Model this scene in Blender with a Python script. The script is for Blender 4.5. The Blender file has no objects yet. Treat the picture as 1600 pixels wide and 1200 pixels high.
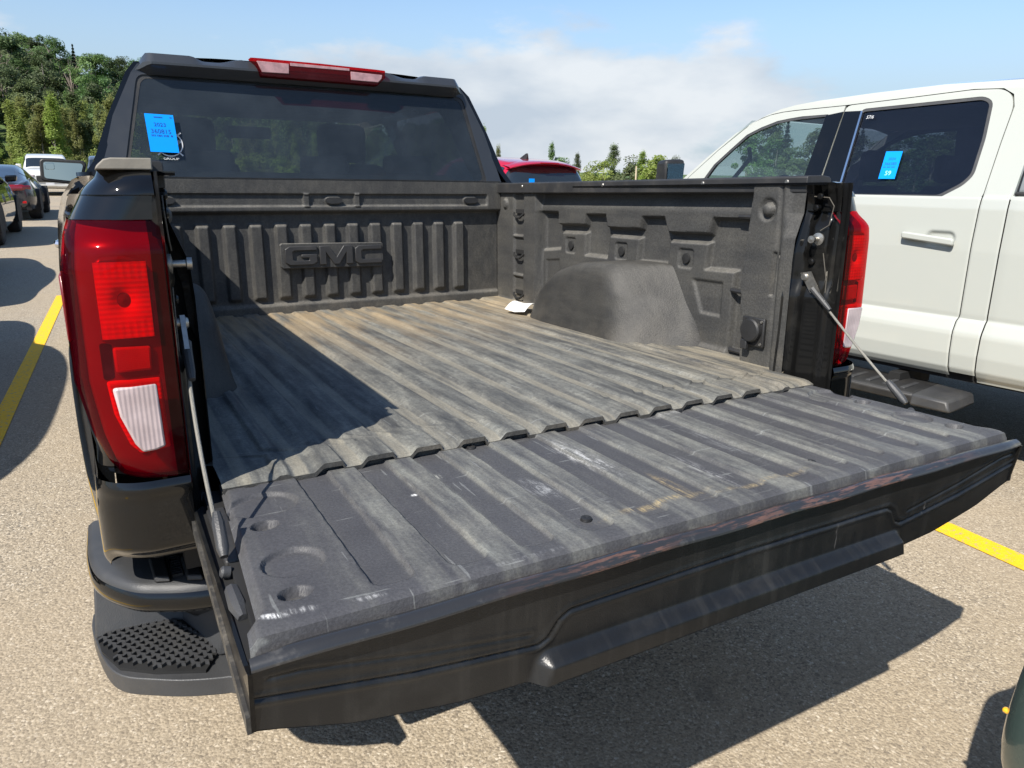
import bpy, math, random
import numpy as np
from mathutils import Vector, Matrix, Euler
from mathutils.geometry import tessellate_polygon

random.seed(7); np.random.seed(7)
SC = bpy.context.scene
COL = SC.collection
R = math.radians

# ------------------------------------------------------------------ camera
TILT = R(-2.1)                       # the pickup stands nose-down on the lot
cam_data = bpy.data.cameras.new('camera'); cam = bpy.data.objects.new('camera', cam_data); COL.objects.link(cam)
c_r = Vector((0.87165969, -0.48965815, 0.02107783)); c_u = Vector((0.12016879, 0.255215, 0.9593877)); c_f = Vector((0.47515139, 0.83372669, -0.28130225))
cam.matrix_world = Matrix(((c_r.x, c_u.x, -c_f.x, -0.9166), (c_r.y, c_u.y, -c_f.y, -1.33514), (c_r.z, c_u.z, -c_f.z, 1.42598), (0, 0, 0, 1)))
cam_data.sensor_fit = 'HORIZONTAL'; cam_data.sensor_width = 36; cam_data.lens = 1140.79 / 1600 * 36
cam_data.clip_start = 0.02; cam_data.clip_end = 3000
SC.camera = cam

# ------------------------------------------------------------------ light
SUN_DIR = Vector((-0.87, -0.452, 1.016)).normalized()      # towards the sun
SUN_EL = math.asin(SUN_DIR.z); SUN_AZ = math.atan2(SUN_DIR.x, SUN_DIR.y)
CLOUD_LOC = (8.249, 2.87, 2.989)
world = bpy.data.worlds.new('World'); SC.world = world; world.use_nodes = True
wt = world.node_tree; wt.nodes.clear()
def wn(t, **kw):
    n = wt.nodes.new(t)
    for k, v in kw.items(): setattr(n, k, v)
    return n
sky = wn('ShaderNodeTexSky', sky_type='NISHITA', sun_disc=False, sun_elevation=SUN_EL, sun_rotation=SUN_AZ)
sky.air_density = 1.0; sky.dust_density = 0.35; sky.ozone_density = 2.6; sky.altitude = 100
tc = wn('ShaderNodeTexCoord'); mp = wn('ShaderNodeMapping'); mp.inputs['Scale'].default_value = (2.6, 2.6, 6.5); mp.inputs['Location'].default_value = CLOUD_LOC
wt.links.new(tc.outputs['Generated'], mp.inputs['Vector'])
nz = wn('ShaderNodeTexNoise'); nz.inputs['Scale'].default_value = 1.0; nz.inputs['Detail'].default_value = 10; nz.inputs['Roughness'].default_value = 0.56
wt.links.new(mp.outputs[0], nz.inputs['Vector'])
sep = wn('ShaderNodeSeparateXYZ'); wt.links.new(tc.outputs['Generated'], sep.inputs[0])
el = wn('ShaderNodeMapRange'); el.inputs['From Min'].default_value = 0.0; el.inputs['From Max'].default_value = 0.36; el.inputs['To Min'].default_value = 0.135; el.inputs['To Max'].default_value = -0.145
wt.links.new(sep.outputs['Z'], el.inputs['Value'])
ad = wn('ShaderNodeMath', operation='ADD'); wt.links.new(nz.outputs[0], ad.inputs[0]); wt.links.new(el.outputs[0], ad.inputs[1])
cr = wn('ShaderNodeMapRange', interpolation_type='SMOOTHSTEP'); cr.inputs['From Min'].default_value = 0.50; cr.inputs['From Max'].default_value = 0.60; cr.inputs['To Max'].default_value = 0.88
wt.links.new(ad.outputs[0], cr.inputs['Value'])
nz2 = wn('ShaderNodeTexNoise'); nz2.inputs['Scale'].default_value = 2.2; nz2.inputs['Detail'].default_value = 8; wt.links.new(mp.outputs[0], nz2.inputs['Vector'])
cc = wn('ShaderNodeValToRGB'); cc.color_ramp.elements[0].position = .38; cc.color_ramp.elements[1].position = .66
cc.color_ramp.elements[0].color = (.49, .56, .65, 1); cc.color_ramp.elements[1].color = (.76, .79, .82, 1); wt.links.new(nz2.outputs[0], cc.inputs[0])
sc10 = wn('ShaderNodeMixRGB', blend_type='MULTIPLY'); sc10.inputs[0].default_value = 1; wt.links.new(cc.outputs[0], sc10.inputs[1]); sc10.inputs[2].default_value = (6.6, 6.6, 6.6, 1)
hz = wn('ShaderNodeMapRange', interpolation_type='SMOOTHERSTEP'); hz.inputs['From Min'].default_value = 0.0; hz.inputs['From Max'].default_value = 0.27; hz.inputs['To Min'].default_value = 0.88; hz.inputs['To Max'].default_value = 0.0
wt.links.new(sep.outputs['Z'], hz.inputs['Value'])
hs = wn('ShaderNodeHueSaturation'); hs.inputs['Saturation'].default_value = 1.02; wt.links.new(sky.outputs[0], hs.inputs['Color'])
hzm = wn('ShaderNodeMixRGB'); wt.links.new(hz.outputs[0], hzm.inputs[0]); wt.links.new(hs.outputs[0], hzm.inputs[1]); hzm.inputs[2].default_value = (2.55, 3.2, 3.9, 1)
mixw = wn('ShaderNodeMixRGB'); wt.links.new(cr.outputs[0], mixw.inputs[0]); wt.links.new(hzm.outputs[0], mixw.inputs[1]); wt.links.new(sc10.outputs[0], mixw.inputs[2])
bg = wn('ShaderNodeBackground'); bg.inputs[1].default_value = 0.096; wt.links.new(mixw.outputs[0], bg.inputs[0])
wo = wn('ShaderNodeOutputWorld'); wt.links.new(bg.outputs[0], wo.inputs[0])
sun_d = bpy.data.lights.new('sun', 'SUN'); sun = bpy.data.objects.new('sun', sun_d); COL.objects.link(sun)
sun_d.energy = 4.4; sun_d.angle = R(0.53); sun_d.color = (1.0, 0.945, 0.86)
sun.rotation_euler = SUN_DIR.to_track_quat('Z', 'Y').to_euler(); sun.location = (-20, -10, 30)
SC.view_settings.view_transform = 'Standard'; SC.view_settings.look = 'None'; SC.view_settings.gamma = 1
SC.view_settings.use_curve_mapping = False; SC.view_settings.exposure = 0.83
SC.render.engine = 'CYCLES'
SC.cycles.transparent_max_bounces = 16

# ------------------------------------------------------------------ node material helper
class NM:
    def __init__(s, name):
        s.m = bpy.data.materials.new(name); s.m.use_nodes = True; s.t = s.m.node_tree; s.t.nodes.clear()
        s.out = s.t.nodes.new('ShaderNodeOutputMaterial'); s.tc = s.t.nodes.new('ShaderNodeTexCoord'); s.P = s.tc.outputs['Object']
    def put(s, sock, v):
        if v is None: return
        if hasattr(v, 'links') and hasattr(v, 'node'): s.t.links.new(v, sock)
        elif isinstance(v, (tuple, list)) and len(v) == 3 and sock.type == 'RGBA': sock.default_value = (*v, 1)
        else: sock.default_value = v
    def node(s, typ, ins=(), props=None, **kw):
        n = s.t.nodes.new(typ)
        for k, v in (props or {}).items(): setattr(n, k, v)
        for i, v in (ins.items() if isinstance(ins, dict) else enumerate(ins)): s.put(n.inputs[i], v)
        return n
    def math(s, op, a, b=None, clamp=False):
        n = s.node('ShaderNodeMath', [a, b] if b is not None else [a], {'operation': op, 'use_clamp': clamp}); return n.outputs[0]
    def mix(s, f, a, b, mode='MIX'):
        return s.node('ShaderNodeMixRGB', [f, a, b], {'blend_type': mode}).outputs[0]
    def noise(s, scale, detail=4, rough=.5, vec=None, dist=0, col=False):
        n = s.node('ShaderNodeTexNoise', {'Vector': vec or s.P, 'Scale': scale, 'Detail': detail, 'Roughness': rough, 'Distortion': dist})
        return n.outputs[1 if col else 0]
    def map(s, scale=(1, 1, 1), rot=(0, 0, 0), loc=(0, 0, 0), vec=None):
        return s.node('ShaderNodeMapping', {'Vector': vec or s.P, 'Scale': scale, 'Rotation': rot, 'Location': loc}).outputs[0]
    def ramp(s, f, a, b, lo=0., hi=1.):
        return s.node('ShaderNodeMapRange', {'Value': f, 'From Min': a, 'From Max': b, 'To Min': lo, 'To Max': hi}, {'interpolation_type': 'SMOOTHSTEP'}).outputs[0]
    def colramp(s, f, stops, interp='LINEAR'):
        n = s.node('ShaderNodeValToRGB', [f]); r = n.color_ramp; r.interpolation = interp
        while len(r.elements) < len(stops): r.elements.new(.5)
        for e, (p, c) in zip(r.elements, stops): e.position = p; e.color = (*c, 1)
        return n.outputs[0]
    def bump(s, h, strength=.3, dist=.01, normal=None):
        d = {'Height': h, 'Strength': strength, 'Distance': dist}
        if normal: d['Normal'] = normal
        return s.node('ShaderNodeBump', d).outputs[0]
    def bsdf(s, color, rough=.5, metal=0, coat=0, normal=None, spec=.5, trans=0, coat_rough=.03, **kw):
        d = {'Base Color': color, 'Roughness': rough, 'Metallic': metal, 'Coat Weight': coat, 'Coat Roughness': coat_rough, 'Specular IOR Level': spec, 'Transmission Weight': trans}
        d.update(kw)
        if normal: d['Normal'] = normal
        return s.node('ShaderNodeBsdfPrincipled', d).outputs[0]
    def done(s, sh): s.t.links.new(sh, s.out.inputs[0]); return s.m
    def axis(s):
        n = s.node('ShaderNodeSeparateXYZ', [s.P]); return n.outputs
    def ellipse(s, cx, cy, rx, ry, ang=0, soft=.5):
        v = s.map(loc=(-cx, -cy, 0)); v = s.node('ShaderNodeVectorRotate', {'Vector': v, 'Angle': ang}, {'rotation_type': 'Z_AXIS'}).outputs[0]
        v = s.map(scale=(1 / rx, 1 / ry, 0), vec=v)
        l = s.node('ShaderNodeVectorMath', [v], {'operation': 'LENGTH'}).outputs['Value']
        return s.ramp(l, 1.0, 1 - soft)

def simple(name, color, rough=.5, metal=0, coat=0, spec=.5, var=.12, vscale=6, bump=0, bscale=200, dirt=0):
    m = NM(name); n = m.noise(vscale, 5)
    c = m.mix(m.ramp(n, .3, .7), tuple(x * (1 - var) for x in color), tuple(min(1, x * (1 + var)) for x in color))
    if dirt: c = m.mix(m.ramp(m.noise(vscale * 1.7, 8, .65), .45, .8, 0, dirt), c, (.20, .18, .145))
    nm = m.bump(m.noise(bscale, 3), bump, .003) if bump else None
    r = m.ramp(m.noise(vscale * 2, 4), .2, .8, max(.02, rough * .85), min(1, rough * 1.15))
    return m.done(m.bsdf(c, r, metal, coat, nm, spec))

# ------------------------------------------------------------------ mesh helpers
def link(o, parent=None):
    COL.objects.link(o)
    if parent is not None: o.parent = parent
    return o
def shade(me, ang=35):
    if len(me.polygons):
        me.polygons.foreach_set('use_smooth', np.ones(len(me.polygons), bool)); me.set_sharp_from_angle(angle=R(ang))
def mesh(name, V, Fc, mat, parent=None, ang=35, bevel=0, seg=2, label=None):
    me = bpy.data.meshes.new(name); me.from_pydata([tuple(map(float, v)) for v in V], [], [tuple(map(int, f)) for f in Fc]); me.validate(); me.update()
    if mat: me.materials.append(mat)
    shade(me, ang)
    o = link(bpy.data.objects.new(name, me), parent)
    if bevel:
        b = o.modifiers.new('bevel', 'BEVEL'); b.width = bevel; b.segments = seg; b.limit_method = 'ANGLE'; b.angle_limit = R(40); b.harden_normals = False
    if label: o['label'] = label
    return o
class MB:
    def __init__(s): s.V = []; s.F = []
    def add(s, V, Fc):
        n = len(s.V); s.V += [tuple(v) for v in V]; s.F += [tuple(i + n for i in f) for f in Fc]; return s
    def box(s, x0, x1, y0, y1, z0, z1):
        return s.add([(x0, y0, z0), (x1, y0, z0), (x1, y1, z0), (x0, y1, z0), (x0, y0, z1), (x1, y0, z1), (x1, y1, z1), (x0, y1, z1)],
                     [(3, 2, 1, 0), (4, 5, 6, 7), (0, 1, 5, 4), (1, 2, 6, 5), (2, 3, 7, 6), (3, 0, 4, 7)])
    def hexa(s, P):   # 8 points: bottom ring then top ring
        return s.add(P, [(3, 2, 1, 0), (4, 5, 6, 7), (0, 1, 5, 4), (1, 2, 6, 5), (2, 3, 7, 6), (3, 0, 4, 7)])
    def prism(s, poly, axis, a, b):   # poly: 2D points in the two other axes, in xyz order
        n = len(poly)
        def p(q, t): return {'x': (t, q[0], q[1]), 'y': (q[0], t, q[1]), 'z': (q[0], q[1], t)}[axis]
        V = [p(q, a) for q in poly] + [p(q, b) for q in poly]
        return s.add(V, [tuple(range(n))[::-1], tuple(range(n, 2 * n))] + [(i, (i + 1) % n, n + (i + 1) % n, n + i) for i in range(n)])
    def tube(s, path, r, n=8, cap=True):
        P = [Vector(p) for p in path]; rs = r if isinstance(r, (list, tuple)) else [r] * len(P); V = []; Fc = []
        up = None
        for i, p in enumerate(P):
            t = (P[min(i + 1, len(P) - 1)] - P[max(i - 1, 0)]).normalized()
            if up is None: up = t.orthogonal().normalized()
            up = (up - t * up.dot(t)).normalized(); w = t.cross(up)
            V += [p + (up * math.cos(2 * math.pi * k / n) + w * math.sin(2 * math.pi * k / n)) * rs[i] for k in range(n)]
        for i in range(len(P) - 1):
            for k in range(n): Fc.append((i * n + k, i * n + (k + 1) % n, (i + 1) * n + (k + 1) % n, (i + 1) * n + k))
        if cap: Fc += [tuple(range(n))[::-1], tuple(range((len(P) - 1) * n, len(P) * n))]
        return s.add(V, Fc)
    def lathe(s, prof, c, axis, n=24):   # prof: (radius, offset along axis)
        c = Vector(c); ax = Vector(axis).normalized(); u = ax.orthogonal().normalized(); w = ax.cross(u); V = []; Fc = []
        for r, h in prof: V += [c + ax * h + (u * math.cos(2 * math.pi * k / n) + w * math.sin(2 * math.pi * k / n)) * r for k in range(n)]
        for i in range(len(prof) - 1):
            for k in range(n): Fc.append((i * n + k, i * n + (k + 1) % n, (i + 1) * n + (k + 1) % n, (i + 1) * n + k))
        if prof[0][0] > 1e-6: Fc.append(tuple(range(n))[::-1])
        if prof[-1][0] > 1e-6: Fc.append(tuple(range((len(prof) - 1) * n, len(prof) * n)))
        return s.add(V, Fc)
    def holed(s, outer, holes, fn, th):   # plate with holes; fn(u,v,d)->3D
        loops = [outer] + holes; flat = [p for l in loops for p in l]
        tris = tessellate_polygon([[Vector((p[0], p[1], 0)) for p in l] for l in loops]); n = len(flat)
        V = [fn(p[0], p[1], 0) for p in flat] + [fn(p[0], p[1], th) for p in flat]
        Fc = [tuple(t) for t in tris] + [tuple(i + n for i in t[::-1]) for t in tris]; k = 0
        for l in loops:
            m = len(l)
            for i in range(m): Fc.append((k + i, k + (i + 1) % m, n + k + (i + 1) % m, n + k + i))
            k += m
        return s.add(V, Fc)
    def build(s, name, mat, parent=None, **kw): return mesh(name, s.V, s.F, mat, parent, **kw)
def grid_faces(nu, nv, closed=False):
    i, j = np.meshgrid(np.arange(nu - 1), np.arange(nv - 1), indexing='ij')
    a = i * nv + j
    return np.stack([a, a + nv, a + nv + 1, a + 1], -1).reshape(-1, 4)
def gridmesh(name, P, mat, parent=None, flip=False, ang=50, label=None, solid=0):
    nu, nv = P.shape[:2]; Fc = grid_faces(nu, nv)
    if flip: Fc = Fc[:, ::-1]
    me = bpy.data.meshes.new(name); V = P.reshape(-1, 3)
    me.vertices.add(len(V)); me.vertices.foreach_set('co', np.ascontiguousarray(V, np.float32).ravel())
    me.loops.add(Fc.size); me.loops.foreach_set('vertex_index', np.ascontiguousarray(Fc, np.int32).ravel())
    me.polygons.add(len(Fc)); me.polygons.foreach_set('loop_start', np.arange(0, Fc.size, 4, dtype=np.int32)); me.update(calc_edges=True); me.validate()
    if mat: me.materials.append(mat)
    shade(me, ang)
    o = link(bpy.data.objects.new(name, me), parent)
    if solid:
        sm = o.modifiers.new('solid', 'SOLIDIFY'); sm.thickness = solid; sm.offset = -1
    if label: o['label'] = label
    return o
def mirror_x(o, name=None, parent=None, cx=0.):
    me = o.data.copy(); n = len(me.vertices); co = np.empty(n * 3, np.float32); me.vertices.foreach_get('co', co)
    co = co.reshape(-1, 3); co[:, 0] = 2 * cx - co[:, 0]; me.vertices.foreach_set('co', co.ravel()); me.flip_normals(); me.update()
    q = o.copy(); q.data = me; COL.objects.link(q); q.parent = parent or o.parent
    return q
def mirror_tree(o, cx=0.):
    q = mirror_x(o, cx=cx)
    for ch in list(o.children):
        c = mirror_x(ch, parent=q, cx=cx)
    return q
def sstep(x): x = np.clip(x, 0, 1); return x * x * (3 - 2 * x)
def inside(sd, w): return sstep(.5 - sd / (2 * w))         # 1 inside the shape, 0 outside, soft edge w
def sd_box(u, v, cu, cv, hu, hv, r=0.):
    du = np.abs(u - cu) - hu + r; dv = np.abs(v - cv) - hv + r
    return np.hypot(np.maximum(du, 0), np.maximum(dv, 0)) + np.minimum(np.maximum(du, dv), 0) - r
def sd_circ(u, v, cu, cv, ru, rv=None):
    rv = rv or ru
    return (np.hypot((u - cu) / ru, (v - cv) / rv) - 1) * min(ru, rv)
def sd_line(u, v, pts):
    d = np.full(np.broadcast(u, v).shape, 9.)
    for (ax, ay), (bx, by) in zip(pts[:-1], pts[1:]):
        ex, ey = bx - ax, by - ay; t = np.clip(((u - ax) * ex + (v - ay) * ey) / (ex * ex + ey * ey), 0, 1)
        d = np.minimum(d, np.hypot(u - ax - t * ex, v - ay - t * ey))
    return d
def sd_poly(u, v, pts):
    d = sd_line(u, v, pts + pts[:1]); ins = np.zeros(d.shape, bool)
    for (ax, ay), (bx, by) in zip(pts, pts[1:] + pts[:1]):
        c = ((ay > v) != (by > v)); 
        with np.errstate(divide='ignore', invalid='ignore'): xi = (bx - ax) * (v - ay) / ((by - ay) if by != ay else 1e-9) + ax
        ins ^= c & (u < xi)
    return np.where(ins, -d, d)
def interp(x, xs, ys): return np.interp(x, xs, ys)
def thing(name, label, cat, group=None, loc=(0, 0, 0), rot=(0, 0, 0), parent=None):
    o = bpy.data.objects.new(name, None); o.empty_display_size = .2; link(o); o.location = loc; o.rotation_euler = rot
    return tag(o, label, cat, group)
def tag(o, label, cat, group=None):
    o['label'] = label; o['category'] = cat
    if group: o['group'] = group
    return o
def struct(o, kind='structure', label=None):
    o['kind'] = kind
    if label: o['label'] = label
    return o
def copy_tree(o, parent=None):
    c = o.copy(); COL.objects.link(c)
    if parent is not None: c.parent = parent
    for ch in list(o.children): copy_tree(ch, c)
    return c
def text_mesh(name, body, size, fn, mat, parent=None, depth=0., align='CENTER', font_scale_x=1.):
    cu = bpy.data.curves.new(name, 'FONT'); cu.body = body; cu.size = size; cu.align_x = align; cu.align_y = 'CENTER'; cu.extrude = depth; cu.resolution_u = 3
    t = bpy.data.objects.new(name, cu); COL.objects.link(t)
    bpy.context.view_layer.update()
    me = bpy.data.meshes.new_from_object(t.evaluated_get(bpy.context.evaluated_depsgraph_get()))
    bpy.data.objects.remove(t); bpy.data.curves.remove(cu)
    for v in me.vertices: v.co = fn(v.co.x * font_scale_x, v.co.y, v.co.z)
    me.materials.clear(); me.materials.append(mat); me.name = name
    return link(bpy.data.objects.new(name, me), parent)

# ------------------------------------------------------------------ materials
def mat_asphalt():
    m = NM('asphalt')
    v1 = m.node('ShaderNodeTexVoronoi', {'Vector': m.P, 'Scale': 112.}); v2 = m.node('ShaderNodeTexVoronoi', {'Vector': m.P, 'Scale': 160.})
    def stones(v): 
        g = m.node('ShaderNodeSeparateColor', [v.outputs['Color']]).outputs[0]
        return m.colramp(g, [(0, (.10, .093, .085)), (.2, (.25, .215, .165)), (.5, (.350, .298, .224)), (.8, (.42, .36, .272)), (.93, (.53, .465, .365)), (1, (.66, .60, .50))])
    c = m.mix(m.ramp(m.noise(60, 2), .42, .58), stones(v1), stones(v2))
    pits = m.ramp(m.noise(150, 6, .72), .50, .38)
    c = m.mix(m.math('MULTIPLY', pits, .75), c, (.06, .055, .05))
    film = m.math('MULTIPLY', m.ramp(m.noise(.7, 6, .6), .28, .62), .50)
    c = m.mix(film, c, m.mix(m.noise(40, 4), (.32, .252, .168), (.41, .33, .228)))
    c = m.mix(m.math('MULTIPLY', m.ramp(m.noise(.35, 3), .55, .72), .35), c, (.17, .165, .16))
    c = m.mix(m.math('MULTIPLY', m.ramp(m.noise(3.1, 3, .5), .66, .74), .3), c, (.08, .075, .07))
    c = m.mix(m.math('MULTIPLY', m.ramp(m.noise(1., 6, .6, m.map((.5, .12, 1), (0, 0, .1))), .52, .7), .28), c, (.20, .185, .165))
    h = m.math('ADD', m.math('MULTIPLY', v1.outputs['Distance'], -1.), m.math('MULTIPLY', m.noise(130, 5, .7), .9))
    return m.done(m.bsdf(c, .88, normal=m.bump(h, .5, .005), spec=.25))
def mat_stripe():
    m = NM('yellow_road_paint')
    c = m.mix(m.noise(30, 4), (.78, .44, .010), (.86, .52, .02))
    wear = m.ramp(m.noise(48, 8, .75), .53, .63)
    c = m.mix(m.math('MULTIPLY', wear, .85), c, (.30, .26, .2))
    return m.done(m.bsdf(c, .7, normal=m.bump(m.noise(120, 5, .7), .6, .004), spec=.3))
def mat_liner(name, base, dust, dust_amt, tail=False, rough=.62, wall=False):
    m = NM(name); ax = m.axis()
    c = m.mix(m.noise(9, 5), tuple(x * .8 for x in base), tuple(x * 1.25 for x in base))
    str_n = m.noise(1., 6, .6, m.map((42, 2.6, 16)))          # streaks along the ribs
    pat = m.noise(3.2, 8, .62) if wall else m.noise(1., 9, .7, m.map((20, 5.0, 9)))
    d = m.math('MULTIPLY', m.ramp(str_n, .35, .72), .6); d = m.math('ADD', d, m.math('MULTIPLY', m.ramp(pat, .36, .72), .62), True)
    if tail:
        ph = m.math('PINGPONG', m.math('ADD', ax['X'], .615), .1145 / 2)      # 0 on a recess centre
        band = m.ramp(ph, .020, .034, .14, 1.0)
        edge = m.ramp(ax['Y'], -.60, -.52, .5, 1)
        d = m.math('MULTIPLY', m.math('MULTIPLY', d, band), edge)
        d = m.math('MULTIPLY', d, m.ramp(ax['X'], -.70, -.52, .16, 1))
    if not wall: d = m.math('MULTIPLY', d, m.ramp(m.noise(70, 5, .75), *((.30, .62, .72, 1.1) if tail else (.30, .62, .55, 1.2))))
    d = m.math('MULTIPLY', d, dust_amt, True)
    c = m.mix(d, c, m.mix(m.noise(14, 3), dust, tuple(x * y for x, y in zip(dust, (.72, .78, .85)))))
    if wall:
        nz_ = m.node('ShaderNodeSeparateXYZ', [m.node('ShaderNodeNewGeometry').outputs['Normal']]).outputs['Z']
        up = m.math('MULTIPLY', m.ramp(nz_, .12, .85), m.ramp(m.noise(9, 8, .65), .25, .7, *((.03, .24) if 'housing' in name else (.15, .62)))); c = m.mix(up, c, (.175, .165, .145))
        low_d = m.math('MULTIPLY', m.ramp(ax['Z'], 1.0, .88), m.ramp(m.noise(6, 7, .65), .40, .70, 0, .18 if 'housing' in name else .45)); c = m.mix(low_d, c, (.17, .15, .118))
    if not wall:
        sc = m.ramp(m.noise(1., 2, .5, m.map((9, 60, 1), (0, 0, .5))), .70, .74); sc2 = m.ramp(m.noise(1., 2, .5, m.map((95, 7, 1), (0, 0, .35))), .69, .73)
        sc3 = m.ramp(m.noise(1., 2, .5, m.map((8, 120, 1), (0, 0, -.7), (3, 1, 0))), .69, .73); sc2 = m.math('ADD', sc2, sc3, True)
        c = m.mix(m.math('MULTIPLY', m.math('ADD', sc, sc2, True), .34), c, (.27, .28, .27))
    if tail:
        fine = m.math('MULTIPLY', m.ramp(m.noise(1., 5, .7, m.map((170, 14, 1), (0, 0, .06))), .42, .60), m.ramp(m.noise(30, 5, .7), .35, .60))
        for cx, cy, rx, ry, an, am, colr in [(-.115, -.25, .035, .16, -.05, .85, (.47, .47, .46)), (-.27, -.34, .035, .07, -.2, .6, (.44, .45, .45)), (-.41, -.20, .016, .018, 0, 1.0, (.30, .30, .27)),
                                            (.05, -.42, .03, .16, .0, .6, (.42, .42, .41)), (.2, -.3, .02, .2, .02, .35, (.40, .41, .40)), (.25, -.1, .1, .02, 0, .5, (.42, .42, .41)), (-.13, -.50, .16, .015, -.05, .8, (.40, .31, .16)), (.12, -.515, .2, .012, -.02, .6, (.40, .31, .16)), (-.05, -.44, .02, .08, 0, .7, (.37, .29, .16)),
                                            (-.778, -.540, .026, .009, .35, 1.3, (.74, .74, .73)), (-.745, -.543, .028, .012, .2, .55, (.7, .7, .69)), (-.66, -.555, .03, .010, .1, .45, (.66, .66, .65)), (-.42, -.560, .12, .008, 0, .2, (.5, .5, .5)), (-.48, -.26, .008, .008, 0, 1.6, (.7, .7, .68))]:
            f = m.math('MULTIPLY', m.math('MULTIPLY', m.ellipse(cx, cy, rx, ry, an, .9), m.math('ADD', fine, .04)), am, True)
            c = m.mix(f, c, colr)
    if name == 'bed_floor_liner':
        pv = m.math('PINGPONG', m.math('ADD', ax['X'], .0228), .0508); vd = m.math('MULTIPLY', m.ramp(pv, .016, .010), m.ramp(m.noise(1., 7, .65, m.map((30, 3, 9), (0, 0, 0), (2, 5, 0))), .30, .60, .1, .62)); c = m.mix(vd, c, (.265, .243, .19))
        fr = m.math('MULTIPLY', m.ramp(ax['Y'], .5, 1.8, 0, .75), m.ramp(m.noise(1.0, 6, .6, m.map((22, 2, 4))), .35, .62))
        c = m.mix(fr, c, (.34, .255, .15))
        ed = m.math('MULTIPLY', m.ramp(ax['X'], .42, .75, 0, .5), m.ramp(pat, .35, .65)); c = m.mix(ed, c, (.31, .26, .18))
    gr = m.noise(210, 3, .6)
    sp = m.ramp(m.noise(150 if wall else 240, 4, .7), .35, .68, *((.93, 1.08) if 'housing' in name else (.82, 1.2) if wall else (.86, 1.15)))
    c = m.mix(1., c, m.node('ShaderNodeCombineColor', [sp, sp, sp]).outputs[0], 'MULTIPLY')
    return m.done(m.bsdf(c, rough, normal=m.bump(gr, .28 if tail else .45, .0025), spec=.24 if tail else .2 if 'housing' in name else .36))
def mat_paint(name, color, dirt=.25, flake=0, rough=.12, dirtcol=(.2, .17, .13), coat=1.):
    m = NM(name)
    d = m.math('MULTIPLY', m.ramp(m.noise(5, 9, .68), .46, .80), dirt); c = m.mix(d, color, dirtcol)
    r = m.math('ADD', m.math('MULTIPLY', d, .5), rough)
    cr = m.ramp(m.noise(7, 6), .3, .8, .02, .02 + .12 * min(1, dirt * 2))
    return m.done(m.bsdf(c, r, flake, coat, m.bump(m.noise(2.2, 2), .02, .02), .08, coat_rough=cr))
def mat_glass(name, tint, dust=.06, dcol=(.30, .33, .36), refl=1.0):
    m = NM(name)
    tr = m.node('ShaderNodeBsdfTransparent', [tint]).outputs[0]
    gl = m.node('ShaderNodeBsdfGlossy', {'Color': (1, 1, 1), 'Roughness': .015}).outputs[0]
    df = m.node('ShaderNodeBsdfDiffuse', [dcol]).outputs[0]
    bf = m.node('ShaderNodeNewGeometry').outputs['Backfacing']
    fr = m.node('ShaderNodeFresnel', [m.math('SUBTRACT', 1.5, m.math('MULTIPLY', bf, 1.5 - 1 / 1.5))]).outputs[0]
    a = m.node('ShaderNodeMixShader', [m.math('MULTIPLY', fr, refl), tr, gl]).outputs[0]
    dn = m.math('MULTIPLY', m.ramp(m.noise(6, 8, .65), .2, .9, .6, 1.4), dust)
    return m.done(m.node('ShaderNodeMixShader', [dn, a, df]).outputs[0])
def mat_lens(name, tint, body):
    m = NM(name)
    tr = m.node('ShaderNodeBsdfTransparent', [tint]).outputs[0]
    pr = m.bsdf(body, .08, coat=1.0, spec=.6)
    dirt = m.ramp(m.noise(18, 7, .65), .5, .85, .13, .24)
    return m.done(m.node('ShaderNodeMixShader', [dirt, tr, pr]).outputs[0])
def mat_ridged(name, color, sx, sz, rough=.12, trans=0.):
    m = NM(name); ax = m.axis()
    w = m.math('ADD', m.math('SINE', m.math('MULTIPLY', ax['X'], sx)), m.math('SINE', m.math('MULTIPLY', ax['Z'], sz)))
    n = m.noise(26, 3); c = m.mix(m.ramp(n, .35, .7), color, tuple(min(1, x * 1.25 + .02) for x in color))
    b = m.bsdf(c, rough, coat=1, normal=m.bump(w, .14, .003), spec=.7)
    t = m.node('ShaderNodeBsdfTranslucent', {'Color': color}).outputs[0]
    return m.done(m.node('ShaderNodeMixShader', [trans, b, t]).outputs[0])
def mat_leaf(name, a, b, trans=.35):
    m = NM(name)
    oi = m.node('ShaderNodeObjectInfo').outputs['Random']
    n = m.ramp(m.noise(.9, 4), .3, .7)
    g = m.node('ShaderNodeNewGeometry').outputs['Random Per Island']
    c = m.mix(m.math('ADD', m.math('MULTIPLY', n, .5), m.math('MULTIPLY', g, .5)), a, b)
    c = m.node('ShaderNodeHueSaturation', {'Hue': m.ramp(oi, 0, 1, .475, .52), 'Saturation': m.ramp(oi, 0, 1, .9, 1.12), 'Value': m.ramp(oi, 0, 1, .72, 1.25), 'Color': c}).outputs[0]
    p = m.bsdf(c, .55, spec=.3); t = m.node('ShaderNodeBsdfTranslucent', [c]).outputs[0]
    return m.done(m.node('ShaderNodeMixShader', [trans, p, t]).outputs[0])

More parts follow.
